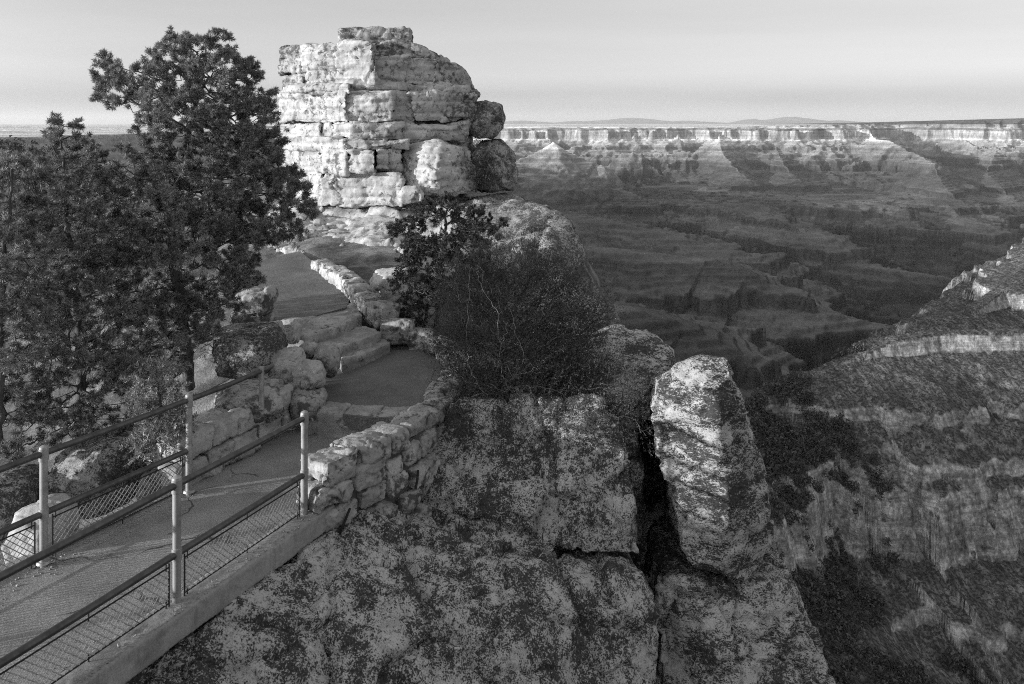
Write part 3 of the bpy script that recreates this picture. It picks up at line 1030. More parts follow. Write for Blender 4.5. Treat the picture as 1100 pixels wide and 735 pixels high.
def tree(name, label, cat, trunk_px, clumps, seed, dens=60, tip=.005, step=.15, kill=.2, K=26, blade=.062, width=.010, axis=.09, tuft_per=1.4, puff=6, mat=M_PINE, bark=M_BARK, rmax=.16, group=None, dead=0, spread=1., thin=.022, bias=(0, 0, .12), jitter=.3, trunk_n=None):
    r = np.random.default_rng(seed)
    tp = [P(*q) for q in trunk_px]
    tr = []
    for a, b in zip(tp, tp[1:]):
        k = max(1, int((b - a).length / step))
        tr += [a.lerp(b, j / k) for j in range(k)]
    tr.append(tp[-1])
    tr = [np.array(q) + r.normal(size=3) * .012 for q in tr]
    A = ell(clumps, dens, r)
    N, par = colonize(tr, A, step, kill, 1.6, bias=bias, seed=seed, jitter=jitter)
    R, ch = radii(N, par, tip, 2.25, rmax)
    root = empty(name, tp[0]); tag(root, label, cat, group)
    v, f = tubes_np(N, par, R, 6)
    mesh_np('trunk', v, f, bark, root, True, tp[0])
    fine = np.where((R < thin) & (np.arange(len(N)) > len(tr)))[0]
    tipn = ch[fine] == 0
    reps = np.where(tipn, puff + r.poisson(1.5, len(fine)), r.poisson(tuft_per * np.where(R[fine] < tip * 1.7, 1., .45)))
    ids = np.repeat(fine, reps)
    d = N[ids] - N[par[ids]]
    d /= np.linalg.norm(d, axis=1)[:, None] + 1e-9
    d = d + r.normal(size=d.shape) * .55 + np.array([0, 0, .35])
    d /= np.linalg.norm(d, axis=1)[:, None]
    pos = N[ids] - (N[ids] - N[par[ids]]) * r.random((len(ids), 1)) + d * r.uniform(0, axis * 1.6, (len(ids), 1))
    sc = 1
    v, f = tufts(pos, d, K, axis, blade, width, r, spread)
    mesh_np('crown', v, f, mat, root, False, tp[0])
    # the twigs inside the tufts
    return root, N, par, R, ch


# the tall pinyon
tree('pine_tree', 'tall spreading pinyon pine on the left, the tallest tree, dark against the sky', 'pine tree',
     [(203, 418, 11.6), (201, 380, 11.4), (196, 330, 11.3), (187, 280, 11.2), (184, 230, 11.2), (190, 180, 11.2), (205, 130, 11.2), (215, 90, 11.2)],
     [(200, 62, 11.2, 34, 26, .8), (235, 80, 11.2, 42, 32, .9), (160, 95, 11.0, 38, 34, .8), (122, 88, 11.1, 22, 30, .5), (250, 125, 11.2, 46, 48, 1.1), (200, 130, 11.0, 50, 40, 1.1),
      (272, 170, 11.2, 34, 48, .9), (300, 205, 11.3, 36, 26, .7), (318, 225, 11.4, 28, 16, .5), (290, 245, 11.2, 42, 22, .7), (225, 200, 11.0, 60, 44, 1.3), (150, 190, 11.2, 42, 30, .9), (225, 260, 10.9, 66, 30, 1.2),
      (140, 262, 11.2, 46, 34, 1.0), (250, 300, 11.0, 30, 18, .7), (170, 320, 11.2, 50, 30, .9), (240, 40, 11.2, 14, 10, .3), (185, 45, 11.2, 14, 12, .3), (150, 385, 11.0, 60, 26, .8), (235, 330, 11.2, 24, 16, .5), (205, 355, 10.9, 34, 20, .5)],
     1, dens=300, kill=.16, step=.12, rmax=.15, tuft_per=.6, puff=7, K=92, blade=.056, axis=.06, width=.0068)
tree('pine_tree', 'bushy pinyon pine at the left edge with a pointed leader above the skyline', 'pine tree',
     [(85, 470, 10.2), (88, 400, 10.1), (82, 320, 10.0), (74, 250, 10.0), (68, 190, 10.0), (66, 140, 10.0)],
     [(66, 142, 10.0, 18, 18, .35), (60, 175, 10.0, 26, 26, .5), (95, 175, 10.2, 28, 24, .6), (80, 220, 10.0, 46, 36, .9), (40, 250, 10.0, 40, 36, .8), (110, 260, 10.0, 36, 40, .8), (70, 310, 9.9, 56, 40, .9), (60, 370, 9.8, 62, 36, .9), (110, 350, 10.0, 40, 40, .8), (130, 400, 9.9, 36, 30, .7), (50, 430, 9.6, 56, 32, .7), (100, 445, 9.8, 50, 30, .7), (30, 470, 9.4, 44, 22, .6)],
     2, dens=270, kill=.16, step=.115, rmax=.11, tuft_per=.6, puff=7, K=92, blade=.056, axis=.06, width=.0068)
tree('pine_tree', 'low pinyon pine cut by the left edge of the picture', 'pine tree',
     [(0, 480, 9.0), (0, 400, 9.0), (2, 320, 9.0), (8, 240, 9.0), (14, 180, 9.0)],
     [(14, 190, 9.0, 22, 28, .5), (-8, 235, 9.0, 34, 36, .7), (20, 270, 9.0, 30, 34, .7), (-10, 320, 9.0, 40, 36, .8), (20, 370, 8.9, 36, 34, .7), (-15, 430, 8.9, 44, 32, .7)],
     3, dens=270, kill=.16, step=.115, rmax=.10, tuft_per=.6, puff=7, K=92, blade=.056, axis=.06, width=.0068, mat=M_PINE2)
tree('pine_tree', 'small young pinyon with pale tufts just behind the left railing', 'pine tree',
     [(176, 510, 9.3), (174, 480, 9.25), (172, 440, 9.2), (170, 405, 9.2)],
     [(170, 402, 9.2, 20, 14, .25), (165, 425, 9.2, 26, 18, .35), (180, 450, 9.1, 24, 20, .35), (165, 475, 9.1, 26, 16, .35), (195, 470, 9.2, 12, 20, .2)],
     4, dens=420, step=.07, kill=.11, rmax=.03, tip=.004, tuft_per=1.6, K=30, blade=.045, mat=M_PINE2, thin=.02)
tree('pine_tree', 'shaded pinyon behind the tall pine trunk, filling the gap to the left of the ramp', 'pine tree',
     [(150, 420, 13.4), (150, 360, 13.4), (145, 300, 13.4), (140, 240, 13.4), (138, 190, 13.4)],
     [(138, 200, 13.4, 26, 26, .6), (130, 245, 13.4, 42, 30, .9), (165, 290, 13.4, 44, 30, .9), (110, 310, 13.4, 42, 34, .9), (150, 350, 13.2, 56, 30, 1.0), (215, 310, 13.6, 28, 22, .6), (230, 375, 12.6, 20, 18, .4)],
     5, dens=210, kill=.18, step=.14, rmax=.1, tuft_per=.8, K=22)
# the pinyon and the juniper in the middle
tree('pine_tree', 'dark bushy pinyon in the middle, growing behind the juniper below the butte', 'pine tree',
     [(468, 372, 14.6), (470, 330, 14.6), (472, 290, 14.6), (478, 250, 14.6), (480, 225, 14.6)],
     [(470, 224, 14.6, 28, 16, .5), (445, 240, 14.6, 16, 14, .35), (505, 240, 14.7, 26, 18, .5), (530, 246, 14.8, 14, 10, .3), (450, 270, 14.5, 26, 20, .5), (490, 270, 14.5, 40, 24, .7), (460, 305, 14.4, 40, 26, .7), (505, 300, 14.4, 34, 26, .6), (450, 335, 14.3, 26, 18, .4), (425, 250, 14.7, 10, 10, .25)],
     6, dens=300, step=.12, kill=.14, rmax=.08, tuft_per=.8, puff=6, K=56, blade=.052, axis=.06, mat=M_DARKPINE)
jr, JN, Jp, JR, Jc = tree('juniper_bush', 'broad dark juniper with bare twigs growing over the cliff edge beside the parapet', 'juniper',
     [(545, 492, 11.3), (540, 465, 11.3), (536, 430, 11.3), (540, 395, 11.3), (545, 360, 11.3)],
     [(540, 300, 11.4, 34, 24, .4), (510, 330, 11.3, 34, 34, .5), (560, 330, 11.4, 36, 34, .6), (595, 310, 11.5, 28, 28, .45), (500, 375, 11.1, 26, 38, .45), (545, 380, 11.2, 44, 40, .7), (600, 365, 11.4, 42, 40, .6), (630, 350, 11.5, 18, 34, .35), (515, 425, 11.0, 28, 32, .4), (565, 425, 11.0, 50, 32, .6), (615, 410, 11.2, 36, 30, .5), (600, 445, 10.9, 50, 16, .4), (650, 400, 11.3, 14, 10, .2), (655, 445, 10.7, 22, 10, .2), (520, 470, 10.9, 24, 18, .3), (590, 468, 10.5, 40, 14, .3), (505, 460, 10.4, 24, 16, .2), (560, 478, 10.15, 40, 14, .2), (620, 466, 10.2, 36, 14, .2), (668, 452, 10.2, 24, 9, .15), (518, 284, 11.3, 12, 24, .22), (574, 290, 11.4, 11, 26, .22), (612, 314, 11.4, 11, 22, .2), (640, 342, 11.5, 10, 20, .2), (672, 428, 10.6, 26, 13, .2), (692, 466, 10.1, 12, 9, .12)],
     7, dens=700, step=.085, kill=.09, rmax=.09, tip=.0035, K=15, blade=.03, width=.007, axis=.19, tuft_per=3.4, puff=9, mat=M_JUN, spread=.6, thin=.016, bias=(0, 0, .55))
tree('shrub', 'small dark shrub wedged between the boulders on the right side of the butte', 'shrub',
     [(512, 206, 22.9), (512, 190, 22.8), (511, 165, 22.9)],
     [(511, 158, 23.0, 8, 10, .25), (518, 175, 22.8, 14, 14, .35), (522, 192, 22.7, 16, 12, .35)],
     8, dens=500, step=.11, kill=.13, rmax=.03, tuft_per=1.8, K=20, blade=.05, width=.01, mat=M_JUN)
# bleached bare twigs in front of the juniper
r9 = np.random.default_rng(9)
tw = ell([(500, 385, 10.73, 18, 34, .1), (540, 350, 10.68, 20, 34, .1), (560, 410, 10.58, 34, 26, .12), (520, 430, 10.58, 20, 20, .1), (510, 300, 10.88, 16, 22, .1), (600, 430, 10.58, 40, 20, .1), (680, 445, 10.3, 16, 5, .05), (655, 420, 10.6, 14, 8, .05)], 1300, r9)
N, par = colonize([P(545, 488, 11.2), P(540, 460, 11.0), P(535, 430, 10.95)], tw, .07, .1, 1.2, bias=(0, 0, .15), seed=9, jitter=.35)
Rr, c_ = radii(N, par, .0026, 2.4, .013)
v, f = tubes_np(N, par, Rr, 5)
mesh_np('bare_twigs', v, f, M_DEAD, jr, True, jr.location)

# ================================================================== the canyon
def seg_ridge(X, Y, pts):
    """distance to a crest polyline and the crest height at the nearest point (pts: X,Y,Z)"""
    bd = np.full(X.shape, 1e12); bz = np.zeros(X.shape)
    for a, b in zip(pts, pts[1:]):
        dx, dy = b[0] - a[0], b[1] - a[1]
        L2_ = dx * dx + dy * dy + 1e-9
        t = np.clip(((X - a[0]) * dx + (Y - a[1]) * dy) / L2_, 0, 1)
        d = np.hypot(X - a[0] - t * dx, Y - a[1] - t * dy)
        z = a[2] + t * (b[2] - a[2])
        # prefer the segment giving the higher flank
        m = (d - z * .3) < (bd - bz * .3)
        bd = np.where(m, d, bd); bz = np.where(m, z, bz)
    return bd, bz


def px3(l): return [tuple(P(*q) - Vector((0, 0, EYE))) for q in l]     # heights relative to the eye


T_IN = np.array([500, 0, -30, -95, -140, -330, -365, -480, -500, -610, -645, -790, -960, -985, -1130, -1155, -1400, -1800.])
T_OUT = np.array([500, 0, -80, -118, -300, -420, -480, -560, -595, -665, -800, -885, -962, -1035, -1105, -1190, -1420, -1650.])
_o = np.argsort(T_IN); T_IN, T_OUT = T_IN[_o], T_OUT[_o]


def terr(h):
    w = h / 48.
    f = w - np.floor(w)
    st = np.floor(w) + np.clip((f - .5) * 3.2 + .5, 0, 1)      # thin ledges inside the thick beds
    k = np.clip((-h - 60) / 60, 0, 1)
    return np.interp(h + (st - w) * 48 * .8 * k, T_IN, T_OUT)
def inv(z): return np.interp(z, T_OUT, T_IN)


S2_IN = np.array([100, -50, -130, -165, -177, -180, -212, -215, -238, -241, -246, -254, -284, -288, -310, -420, -900.])
S2_OUT = np.array([100, -50, -130, -170, -175, -192, -214, -222, -242, -250, -255, -296, -313, -321, -334, -430, -1100.])
_o = np.argsort(S2_IN); S2_IN, S2_OUT = S2_IN[_o], S2_OUT[_o]

FAR = []   # crest lines: (points, slope, gully amount, gully size)
FAR.append((px3([(400, 168, 9800), (540, 176, 9800), (572, 166, 9900), (595, 153, 10000), (612, 163, 9950), (640, 175, 9900), (652, 190, 9700), (690, 215, 9200)]), 1.05, 60, 260))
FAR.append((px3([(655, 176, 11200), (668, 164, 11200), (690, 164, 11200), (700, 178, 11100), (740, 205, 10500)]), 1.2, 50, 300))
FAR.append((px3([(772, 138, 15600), (771, 152, 14200), (775, 165, 13800), (800, 190, 12500)]), 1.0, 60, 300))
FAR.append((px3([(825, 140, 15800), (835, 165, 14200), (850, 186, 12600)]), .9, 60, 300))
FAR.append((px3([(930, 139, 15600), (945, 146, 14300), (962, 155, 13800), (985, 166, 13400), (1003, 176, 12600), (1012, 197, 11600), (1030, 216, 10300)]), .9, 70, 320))
FAR.append((px3([(1075, 150, 15500), (1060, 185, 13000), (1090, 215, 11000)]), .8, 60, 320))
FAR.append((px3([(575, 222, 7300), (640, 234, 6600), (720, 253, 6000), (800, 272, 5600), (840, 292, 5300)]), .62, 70, 380))
FAR.append((px3([(590, 258, 5300), (680, 270, 5000), (760, 278, 4900), (805, 292, 4700), (830, 306, 4600)]), .68, 60, 300))
FAR.append((px3([(730, 297, 4750), (820, 321, 4500), (870, 334, 4400), (924, 347, 4300)]), .6, 60, 300))
FAR.append((px3([(560, 290, 3800), (655, 325, 3500), (735, 347, 3400), (800, 380, 3200), (832, 418, 3000)]), .72, 60, 230))
FAR.append((px3([(790, 218, 9000), (850, 240, 7700), (905, 268, 6800), (960, 286, 6400), (1020, 299, 6100)]), .55, 60, 330))
FAR.append((px3([(1010, 214, 9500), (1040, 236, 8400), (1080, 262, 7400), (1130, 290, 6600)]), .6, 80, 330))
FAR.append((px3([(700, 192, 10600), (780, 205, 9900), (850, 213, 9500), (930, 220, 9000)]), .5, 80, 330))


def canyon_height(X, Y):
    wx = 420 * fbm(p2(X, Y, 2600), 4, 61).reshape(X.shape)
    wy = 420 * fbm(p2(X + 999, Y, 2600), 4, 67).reshape(X.shape)
    far = np.clip((Y - 2500) / 3000, 0, 1)
    ru0 = ridged(p2(X + .3 * wx, Y + .3 * wy, 480), 4, 85, .55).reshape(X.shape)
    best = -1390 + 130 * fbm(p2(X + .5 * wx, Y + .5 * wy, 1500), 4, 71).reshape(X.shape) + 60 * ru0
    best = best + np.clip((Y - 6500) / 5000, 0, 1) * 260
    best = np.where(Y < 2600, np.minimum(best, -1600), best)
    ru = ridged(p2(X + .3 * wx, Y + .3 * wy, 620), 3, 81, .5).reshape(X.shape)
    ru2 = ridged(p2(X, Y, 190), 3, 83, .5).reshape(X.shape)
    for pts, s, ga, gs in FAR:
        d, z = seg_ridge(X + .14 * wx * far, Y + .14 * wy * far, pts)
        g = 1.7 * ga * ru * np.clip(d / 300, 0, 1.6) + ga * .35 * ru2 * np.clip(d / 150, .15, 1.)
        c = inv(z) - s * d * .9 + g - ga * .2
        best = np.maximum(best, c)
    # the far rim: a plateau with bays
    rx = X
    rim = 15500 + 700 * fbm(np.stack([X.ravel() / 2300, np.zeros(X.size), np.zeros(X.size)], 1), 3, 91).reshape(X.shape) \
        + 1000 * np.abs(fbm(p2(X, Y * .35, 1500), 4, 92)).reshape(X.shape) + 260 * fbm(p2(X, Y, 420), 3, 93).reshape(X.shape)
    rim = rim + 1500 * np.exp(-((X - 8000) / 900) ** 2)      # a deep bay behind the eastern promontory
    d = rim - Y
    top = -72 + np.clip((X - 4200) / 5800, 0, 1.4) * 150 * np.exp(-np.clip(Y - 17500, 0, 1e9) / 5000)
    c = np.where(d > 0, inv(top) - .40 * d + 110 * ru * np.clip(d / 400, 0, 1.5) + 40 * ru2 * np.clip(d / 200, 0, 1), inv(top) + np.clip(-d * .002, 0, 6))
    best = np.maximum(best, c)
    # plateau on this side, off to the left, that shades the canyon
    e = -1500 + 500 * fbm(p2(X * 0, Y, 1600), 3, 95).reshape(X.shape) - np.clip((Y - 5500) / 3000, 0, 1) * 1500 - np.clip((Y - 9500) / 4000, 0, 1) * 350 - np.clip((2500 - Y) / 2500, 0, 1) * 1500
    d = X - e
    c = np.where(d > 0, inv(np.full(X.shape, -40.)) - .8 * d + 45 * ru * np.clip(d / 400, 0, 1.5), inv(-40.) + 0 * d)
    c = np.where(Y > 14500, -9999, c)
    best = np.maximum(best, c)
    z = terr(best)
    z = z + 9 * ru2 * np.clip((Y - 2500) / 3000, 0, 1)
    for (pk, sl_) in (((595, 152, 10000), .85), ((583, 162, 9950), .8), ((622, 170, 9950), .9), ((646, 176, 9800), .9), ((680, 162, 11200), 1.5), ((1004, 175, 12700), .7), ((771, 150, 14300), .9)):
        c_ = P(*pk); dpk = np.hypot(X - c_.x + .1 * wx, (Y - c_.y) * .8)
        z = np.maximum(z, c_.z - EYE - sl_ * dpk + 40 * ru2 * np.clip(dpk / 90, 0, 1) - 8)
    # the mountains beyond the plateau
    m = np.clip((Y - 60000) / 9000, 0, 1)
    mt = np.zeros(X.shape)
    for (pxc, wpx, hpx) in ((675, 55, 5.5), (560, 40, 2.5), (740, 40, 2.5), (805, 14, 4.5), (850, 42, 6.5), (900, 30, 3), (620, 30, 2.2)):
        xc = (pxc - CX) / F * 98000
        mt = np.maximum(mt, (hpx + 1.2) * 98000 / F * np.exp(-np.abs((X - xc) / (wpx * 98000 / F)) ** 1.5) * np.exp(-((Y - 98000) / 6000) ** 2))
    mt = mt * (1 + .35 * fbm(p2(X, Y, 7000), 5, 97).reshape(X.shape))
    z = z + m * mt
    # ---- near: the opposite wall of the side canyon
    wn = 26 * fbm(p2(X, Y, 150), 4, 101).reshape(X.shape)
    rn = ridged(p2(X, Y, 62), 4, 103).reshape(X.shape)
    rs = ridged(p2(X * .8 + Y * .5, Y * .3, 26), 3, 104).reshape(X.shape)
    nz = np.full(X.shape, -5000.)
    for pts, n_amp in ((px3([(760, 470, 560), (810, 437, 600), (832, 424, 620), (900, 391, 640), (960, 364, 655), (1005, 358, 668), (1060, 357, 668), (1110, 357, 668), (1260, 357, 668), (1600, 360, 640)]), 1.),
                       (px3([(1043, 334, 795), (1100, 294, 850), (1250, 190, 1000), (1500, 120, 1200)]), 1.)):
        d, zc = seg_ridge(X + .3 * wn, Y + .3 * wn, pts)
        side = np.where(Y > 590 + (X - 150) * .45, 1.35, .74) if pts[0][0] < 300 and pts[0][1] < 600 else .72
        sc = np.interp(zc, S2_OUT, S2_IN)
        sc = sc + 9 * fbm(p2(X, Y, 48), 3, 113).reshape(X.shape) * np.clip((d - 12) / 60, 0, 1)
        c2 = sc - side * np.maximum(d - 6, 0) + (9 * rn + 4 * rs + 5 * ridged(p2(X, Y, 34), 2, 109).reshape(X.shape)) * np.clip((d - 8) / 40, 0, 1.2)
        n1 = np.interp(c2, S2_IN, S2_OUT) + 1.6 * rn + .9 * ridged(p2(X, Y, 9.), 3, 117).reshape(X.shape)
        nz = np.maximum(nz, n1 - np.clip(d - 380, 0, 1e9) * 1.2)
    z = np.where(Y < 3200, np.maximum(z, nz), z)
    # ---- our own promontory: cliffs first, then a wooded slope
    cx = lerp_tab(Y, [(0, -3), (45, -3), (70, -6), (400, -260), (900, -900)])
    dr = X - cx
    top = lerp_tab(Y, [(0, -12), (30, -14), (45, -26), (70, -60), (200, -95), (900, -160)])
    own = np.where(dr > 0, np.interp(dr, [0, 4, 14, 40, 62, 700, 1500, 4000], [0, -6, -58, -120, -172, -640, -1500, -2500]) + top * np.clip(1 - dr / 90, 0, 1),
                   top + np.interp(-dr, [0, 30, 90, 300, 3000], [0, -10, -44, -150, -300]))
    own = own + 11 * fbm(p2(X, Y, 60), 4, 107).reshape(X.shape) * np.clip(np.abs(dr) / 50, 0, 1) + 6 * rn * np.clip(np.abs(dr) / 60, 0, 1)
    z = np.where(Y < 2500, np.maximum(z, own), z)
    # ---- a wooded ridge on the left
    d, zc = seg_ridge(X + wn, Y + wn, px3([(-900, 160, 620), (-200, 154, 640), (0, 159, 650), (30, 163, 660), (60, 176, 670), (130, 195, 640), (260, 260, 560)]))
    lz = zc - .55 * d + 6 * rn
    z = np.where(Y < 2500, np.maximum(z, lz), z)
    return z + EYE


pxs = np.concatenate([np.arange(-900, 500, 6.), np.arange(500, 1140, 1.25), np.arange(1140, 1900, 6.)])
Ys = np.concatenate([np.geomspace(14, 300, 120), np.geomspace(300, 1000, 430)[1:], np.geomspace(1000, 9000, 400)[1:], np.geomspace(9000, 17500, 330)[1:], np.geomspace(17500, 112000, 110)[1:]])
TX = (pxs[None] - CX) / F * Ys[:, None]
TY = np.repeat(Ys[:, None], len(pxs), 1)
TZ = canyon_height(TX, TY)
idx = np.arange(TX.size).reshape(TX.shape)
quads = np.stack([idx[:-1, :-1], idx[:-1, 1:], idx[1:, 1:], idx[1:, :-1]], -1).reshape(-1, 4)


def mat_canyon():
    t = NT('canyon_strata', .96, .1)
    pos = t.geo.outputs['Position']
    sep = t.n('ShaderNodeSeparateXYZ'); t.link(pos, sep.inputs[0])
    z = sep.outputs[2]
    wob = t.noise(pos, 1 / 700., 5, .6)
    zz = t.math('ADD', z, t.math('MULTIPLY', t.math('SUBTRACT', wob, .5), 60))
    k = t.math('DIVIDE', t.math('ADD', zz, 1500), 1600)
    f = lambda q: (q + 1500) / 1600
    col = t.ramp(k, [(f(-1450), .03), (f(-1200), .035), (f(-1190), .05), (f(-1010), .085), (f(-960), .075), (f(-890), .05), (f(-790), .08), (f(-615), .17), (f(-600), .19), (f(-445), .28), (f(-320), .42), (f(-300), .76), (f(-130), .74), (f(-118), .26), (f(-84), .22), (f(-78), .50), (f(-14), .42), (f(-2), .10)])  # strata tones, with the shade of the depths put into the lower ones
    bands = t.noise(t.map(pos, (.0004, .0004, .028)), 1., 6, .7)
    col = t.math('MULTIPLY', col, t.ramp(bands, [(.3, .6), (.5, 1.), (.7, 1.35)]))
    patch = t.math('ADD', t.math('MULTIPLY', t.noise(pos, 1 / 160., 8, .75), .55), t.math('MULTIPLY', t.noise(pos, 1 / 28., 7, .78), .45))
    col = t.math('MULTIPLY', col, t.ramp(patch, [(.34, .45), (.66, 1.5)]))
    # scrub on everything that is not too steep
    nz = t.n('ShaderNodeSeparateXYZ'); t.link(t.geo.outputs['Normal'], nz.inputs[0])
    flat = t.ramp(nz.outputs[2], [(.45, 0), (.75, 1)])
    col = t.math('MULTIPLY', col, t.ramp(nz.outputs[2], [(.45, .4), (.75, .8), (.90, 1.25), (.99, 1.9)]))  # light and shade put into the colour: flats paler, steep faces darker
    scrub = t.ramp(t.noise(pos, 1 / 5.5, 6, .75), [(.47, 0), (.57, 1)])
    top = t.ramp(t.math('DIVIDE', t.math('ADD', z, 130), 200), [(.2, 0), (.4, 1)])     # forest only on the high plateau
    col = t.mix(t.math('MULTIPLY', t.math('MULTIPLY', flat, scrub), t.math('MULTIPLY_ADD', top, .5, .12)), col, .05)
    col = t.math('MULTIPLY', col, t.ramp(t.noise(pos, 1 / 900., 6, .65), [(.32, .6), (.68, 1.45)]))
    h = t.math('ADD', t.math('MULTIPLY', t.noise(t.map(pos, (1, 1, .35)), 1 / 40., 10, .72), 22.), t.math('MULTIPLY', bands, 14.))
    return t.done(col, h, .9, 1.)


def mat_near_wall():
    t = NT('side_canyon_rock', .96, .1)
    pos = t.geo.outputs['Position']
    nz = t.n('ShaderNodeSeparateXYZ'); t.link(t.geo.outputs['Normal'], nz.inputs[0])
    steep = t.ramp(nz.outputs[2], [(.52, 1), (.66, 0)])
    streak = t.math('ADD', t.math('MULTIPLY', t.noise(t.map(pos, (.11, .11, .05)), 1, 9, .75), .6), t.math('MULTIPLY', t.noise(pos, .35, 6, .75), .4))
    cliff = t.ramp(streak, [(.38, .06), (.5, .27), (.60, .60)])
    rib = t.noise(t.map(pos, (.30, .045, .2)), 1, 7, .68)
    soil = t.ramp(t.math('ADD', t.math('MULTIPLY', rib, .6), t.math('MULTIPLY', t.noise(pos, 1 / 12., 7, .7), .4)), [(.37, .05), (.5, .12), (.61, .26)])
    scrub = t.ramp(t.noise(pos, 1 / 2.0, 4, .65), [(.48, 0), (.55, 1)])
    soil = t.mix(t.math('MULTIPLY', scrub, .8), soil, .03)
    bands = t.noise(t.map(pos, (.012, .012, .32)), 1., 7, .75)
    col = t.mix(steep, soil, t.math('MULTIPLY', cliff, t.ramp(bands, [(.3, .5), (.65, 1.35)])))
    return t.done(col, t.math('ADD', t.math('MULTIPLY', streak, 2.5), t.math('MULTIPLY', t.noise(pos, 1 / 3.5, 7, .7), .8)), .7, 1.)


ncut = int(np.searchsorted(Ys, 1450))
V = np.stack([TX, TY, TZ], -1)
q_near = idx[:ncut + 1]
near_f = np.stack([q_near[:-1, :-1], q_near[:-1, 1:], q_near[1:, 1:], q_near[1:, :-1]], -1).reshape(-1, 4)
o = mesh_np('terrain', V[:ncut + 1].reshape(-1, 3), near_f, mat_near_wall(), smooth=True)
tag(o, kind='structure')
q_far = np.arange(TX[ncut:].size).reshape(TX[ncut:].shape)
far_f = np.stack([q_far[:-1, :-1], q_far[:-1, 1:], q_far[1:, 1:], q_far[1:, :-1]], -1).reshape(-1, 4)
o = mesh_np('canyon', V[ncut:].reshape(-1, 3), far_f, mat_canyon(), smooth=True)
tag(o, kind='structure')


# ------------------------------------------------------------------ woods and scrub far below
def terrain_pts(n, xr, yr, r):
    X = r.uniform(*xr, n); Y = np.sqrt(r.uniform(yr[0] ** 2, yr[1] ** 2, n))
    return X, Y


def plants_np(X, Y, Z, size, K, r, tall=1.2):
    M = len(X)
    c = np.stack([X, Y, Z], 1)
    q = r.normal(size=(M, K, 3)); q /= np.linalg.norm(q, axis=2)[..., None]
    q *= r.random((M, K, 1)) ** .4
    q[..., 2] = q[..., 2] * tall * .5 + tall * .45
    taper = np.clip(1.15 - .45 * q[..., 2:3], .3, 1)
    q[..., :2] *= .5 * taper
    ctr = c[:, None] + q * size[:, None, None]
    a = r.normal(size=(M, K, 3)); b = r.normal(size=(M, K, 3))
    a /= np.linalg.norm(a, axis=2)[..., None]; b /= np.linalg.norm(b, axis=2)[..., None]
    s = size[:, None, None] * (.10 + .14 * r.random((M, K, 1)))
    v = np.stack([ctr + a * s, ctr + b * s, ctr - a * s * .8 - b * s * .3], 2).reshape(-1, 3)
    return v, np.arange(len(v)).reshape(-1, 3)


r2 = np.random.default_rng(77)
X, Y = terrain_pts(26000, (60, 620), (180, 860), r2)
keep = (np.abs(X / Y * F + CX - 960) < 190)
X, Y = X[keep], Y[keep]
Z = canyon_height(X[:, None], Y[:, None])[:, 0]
dX = canyon_height(X[:, None] + 2, Y[:, None])[:, 0] - Z; dY = canyon_height(X[:, None], Y[:, None] + 2)[:, 0] - Z
slope = np.hypot(dX, dY) / 2
own = dX < -.2 * np.abs(dY) * 0 - .45          # falls away to the right: our own flank
dens = fbm(p2(X, Y, 30), 3, 121)
k1 = (slope < 1.5) & ~own & (dens + .9 * r2.random(len(X)) > .58)
v, f = plants_np(X[k1], Y[k1], Z[k1] - .2, r2.uniform(.8, 2.3, k1.sum()), 12, r2, .9)
o = mesh_np('scrub', v, f, M_JUN); tag(o, 'dark scrub dotted over the opposite canyon wall', 'scrub', kind='stuff')
X, Y = terrain_pts(30000, (40, 430), (150, 800), r2)
keep = (np.abs(X / Y * F + CX - 930) < 190)
X, Y = X[keep], Y[keep]
Z = canyon_height(X[:, None], Y[:, None])[:, 0]
dX = canyon_height(X[:, None] + 2, Y[:, None])[:, 0] - Z
dens = fbm(p2(X, Y, 45), 3, 131)
k2 = (dX > -3.2) & (dX < 2.) & (X < 40 + .36 * Y - .0003 * Y * Y + 95 + 130 * dens) & (dens > -.42)
v, f = plants_np(X[k2], Y[k2], Z[k2] - .3, r2.uniform(3.0, 7.5, k2.sum()), 34, r2, 1.3)
o = mesh_np('woodland', v, f, M_JUN); tag(o, 'dark dense woodland on the shaded slope at the foot of the lichen cliffs', 'woodland', kind='stuff')
X, Y = terrain_pts(9000, (-620, -60), (300, 720), r2)
keep = (X / Y * F + CX > -160) & (X / Y * F + CX < 320); X, Y = X[keep], Y[keep]
Z = canyon_height(X[:, None], Y[:, None])[:, 0]
v, f = plants_np(X, Y, Z - .3, r2.uniform(4, 9, len(X)), 16, r2, 1.3)
o = mesh_np('woodland', v, f, M_JUN); tag(o, 'dark forested ridge at the left edge behind the pines', 'woodland', kind='stuff')

# ================================================================== air
hz = [(-118000, -60, -1620), (190000, -60, -1620), (190000, 118000, -1620), (-118000, 118000, -1620), (-118000, -60, 1100), (190000, -60, 1100), (190000, 118000, 1100), (-118000, 118000, 1100)]
hm = bpy.data.materials.new('thin_haze'); hm.use_nodes = True
hm.node_tree.nodes.remove(hm.node_tree.nodes['Principled BSDF'])
pv = hm.node_tree.nodes.new('ShaderNodeVolumePrincipled')
pv.inputs['Color'].default_value = (.95, .95, .95, 1); pv.inputs['Density'].default_value = 0.85e-5; pv.inputs['Anisotropy'].default_value = .2
hm.node_tree.links.new(pv.outputs[0], hm.node_tree.nodes['Material Output'].inputs['Volume'])
o = mesh_np('haze', hz, [(3, 2, 1, 0), (4, 5, 6, 7), (0, 1, 5, 4), (1, 2, 6, 5), (2, 3, 7, 6), (3, 0, 4, 7)], hm)
tag(o, kind='stuff'); o['label'] = 'thin pale haze filling the canyon'; o['category'] = 'haze'

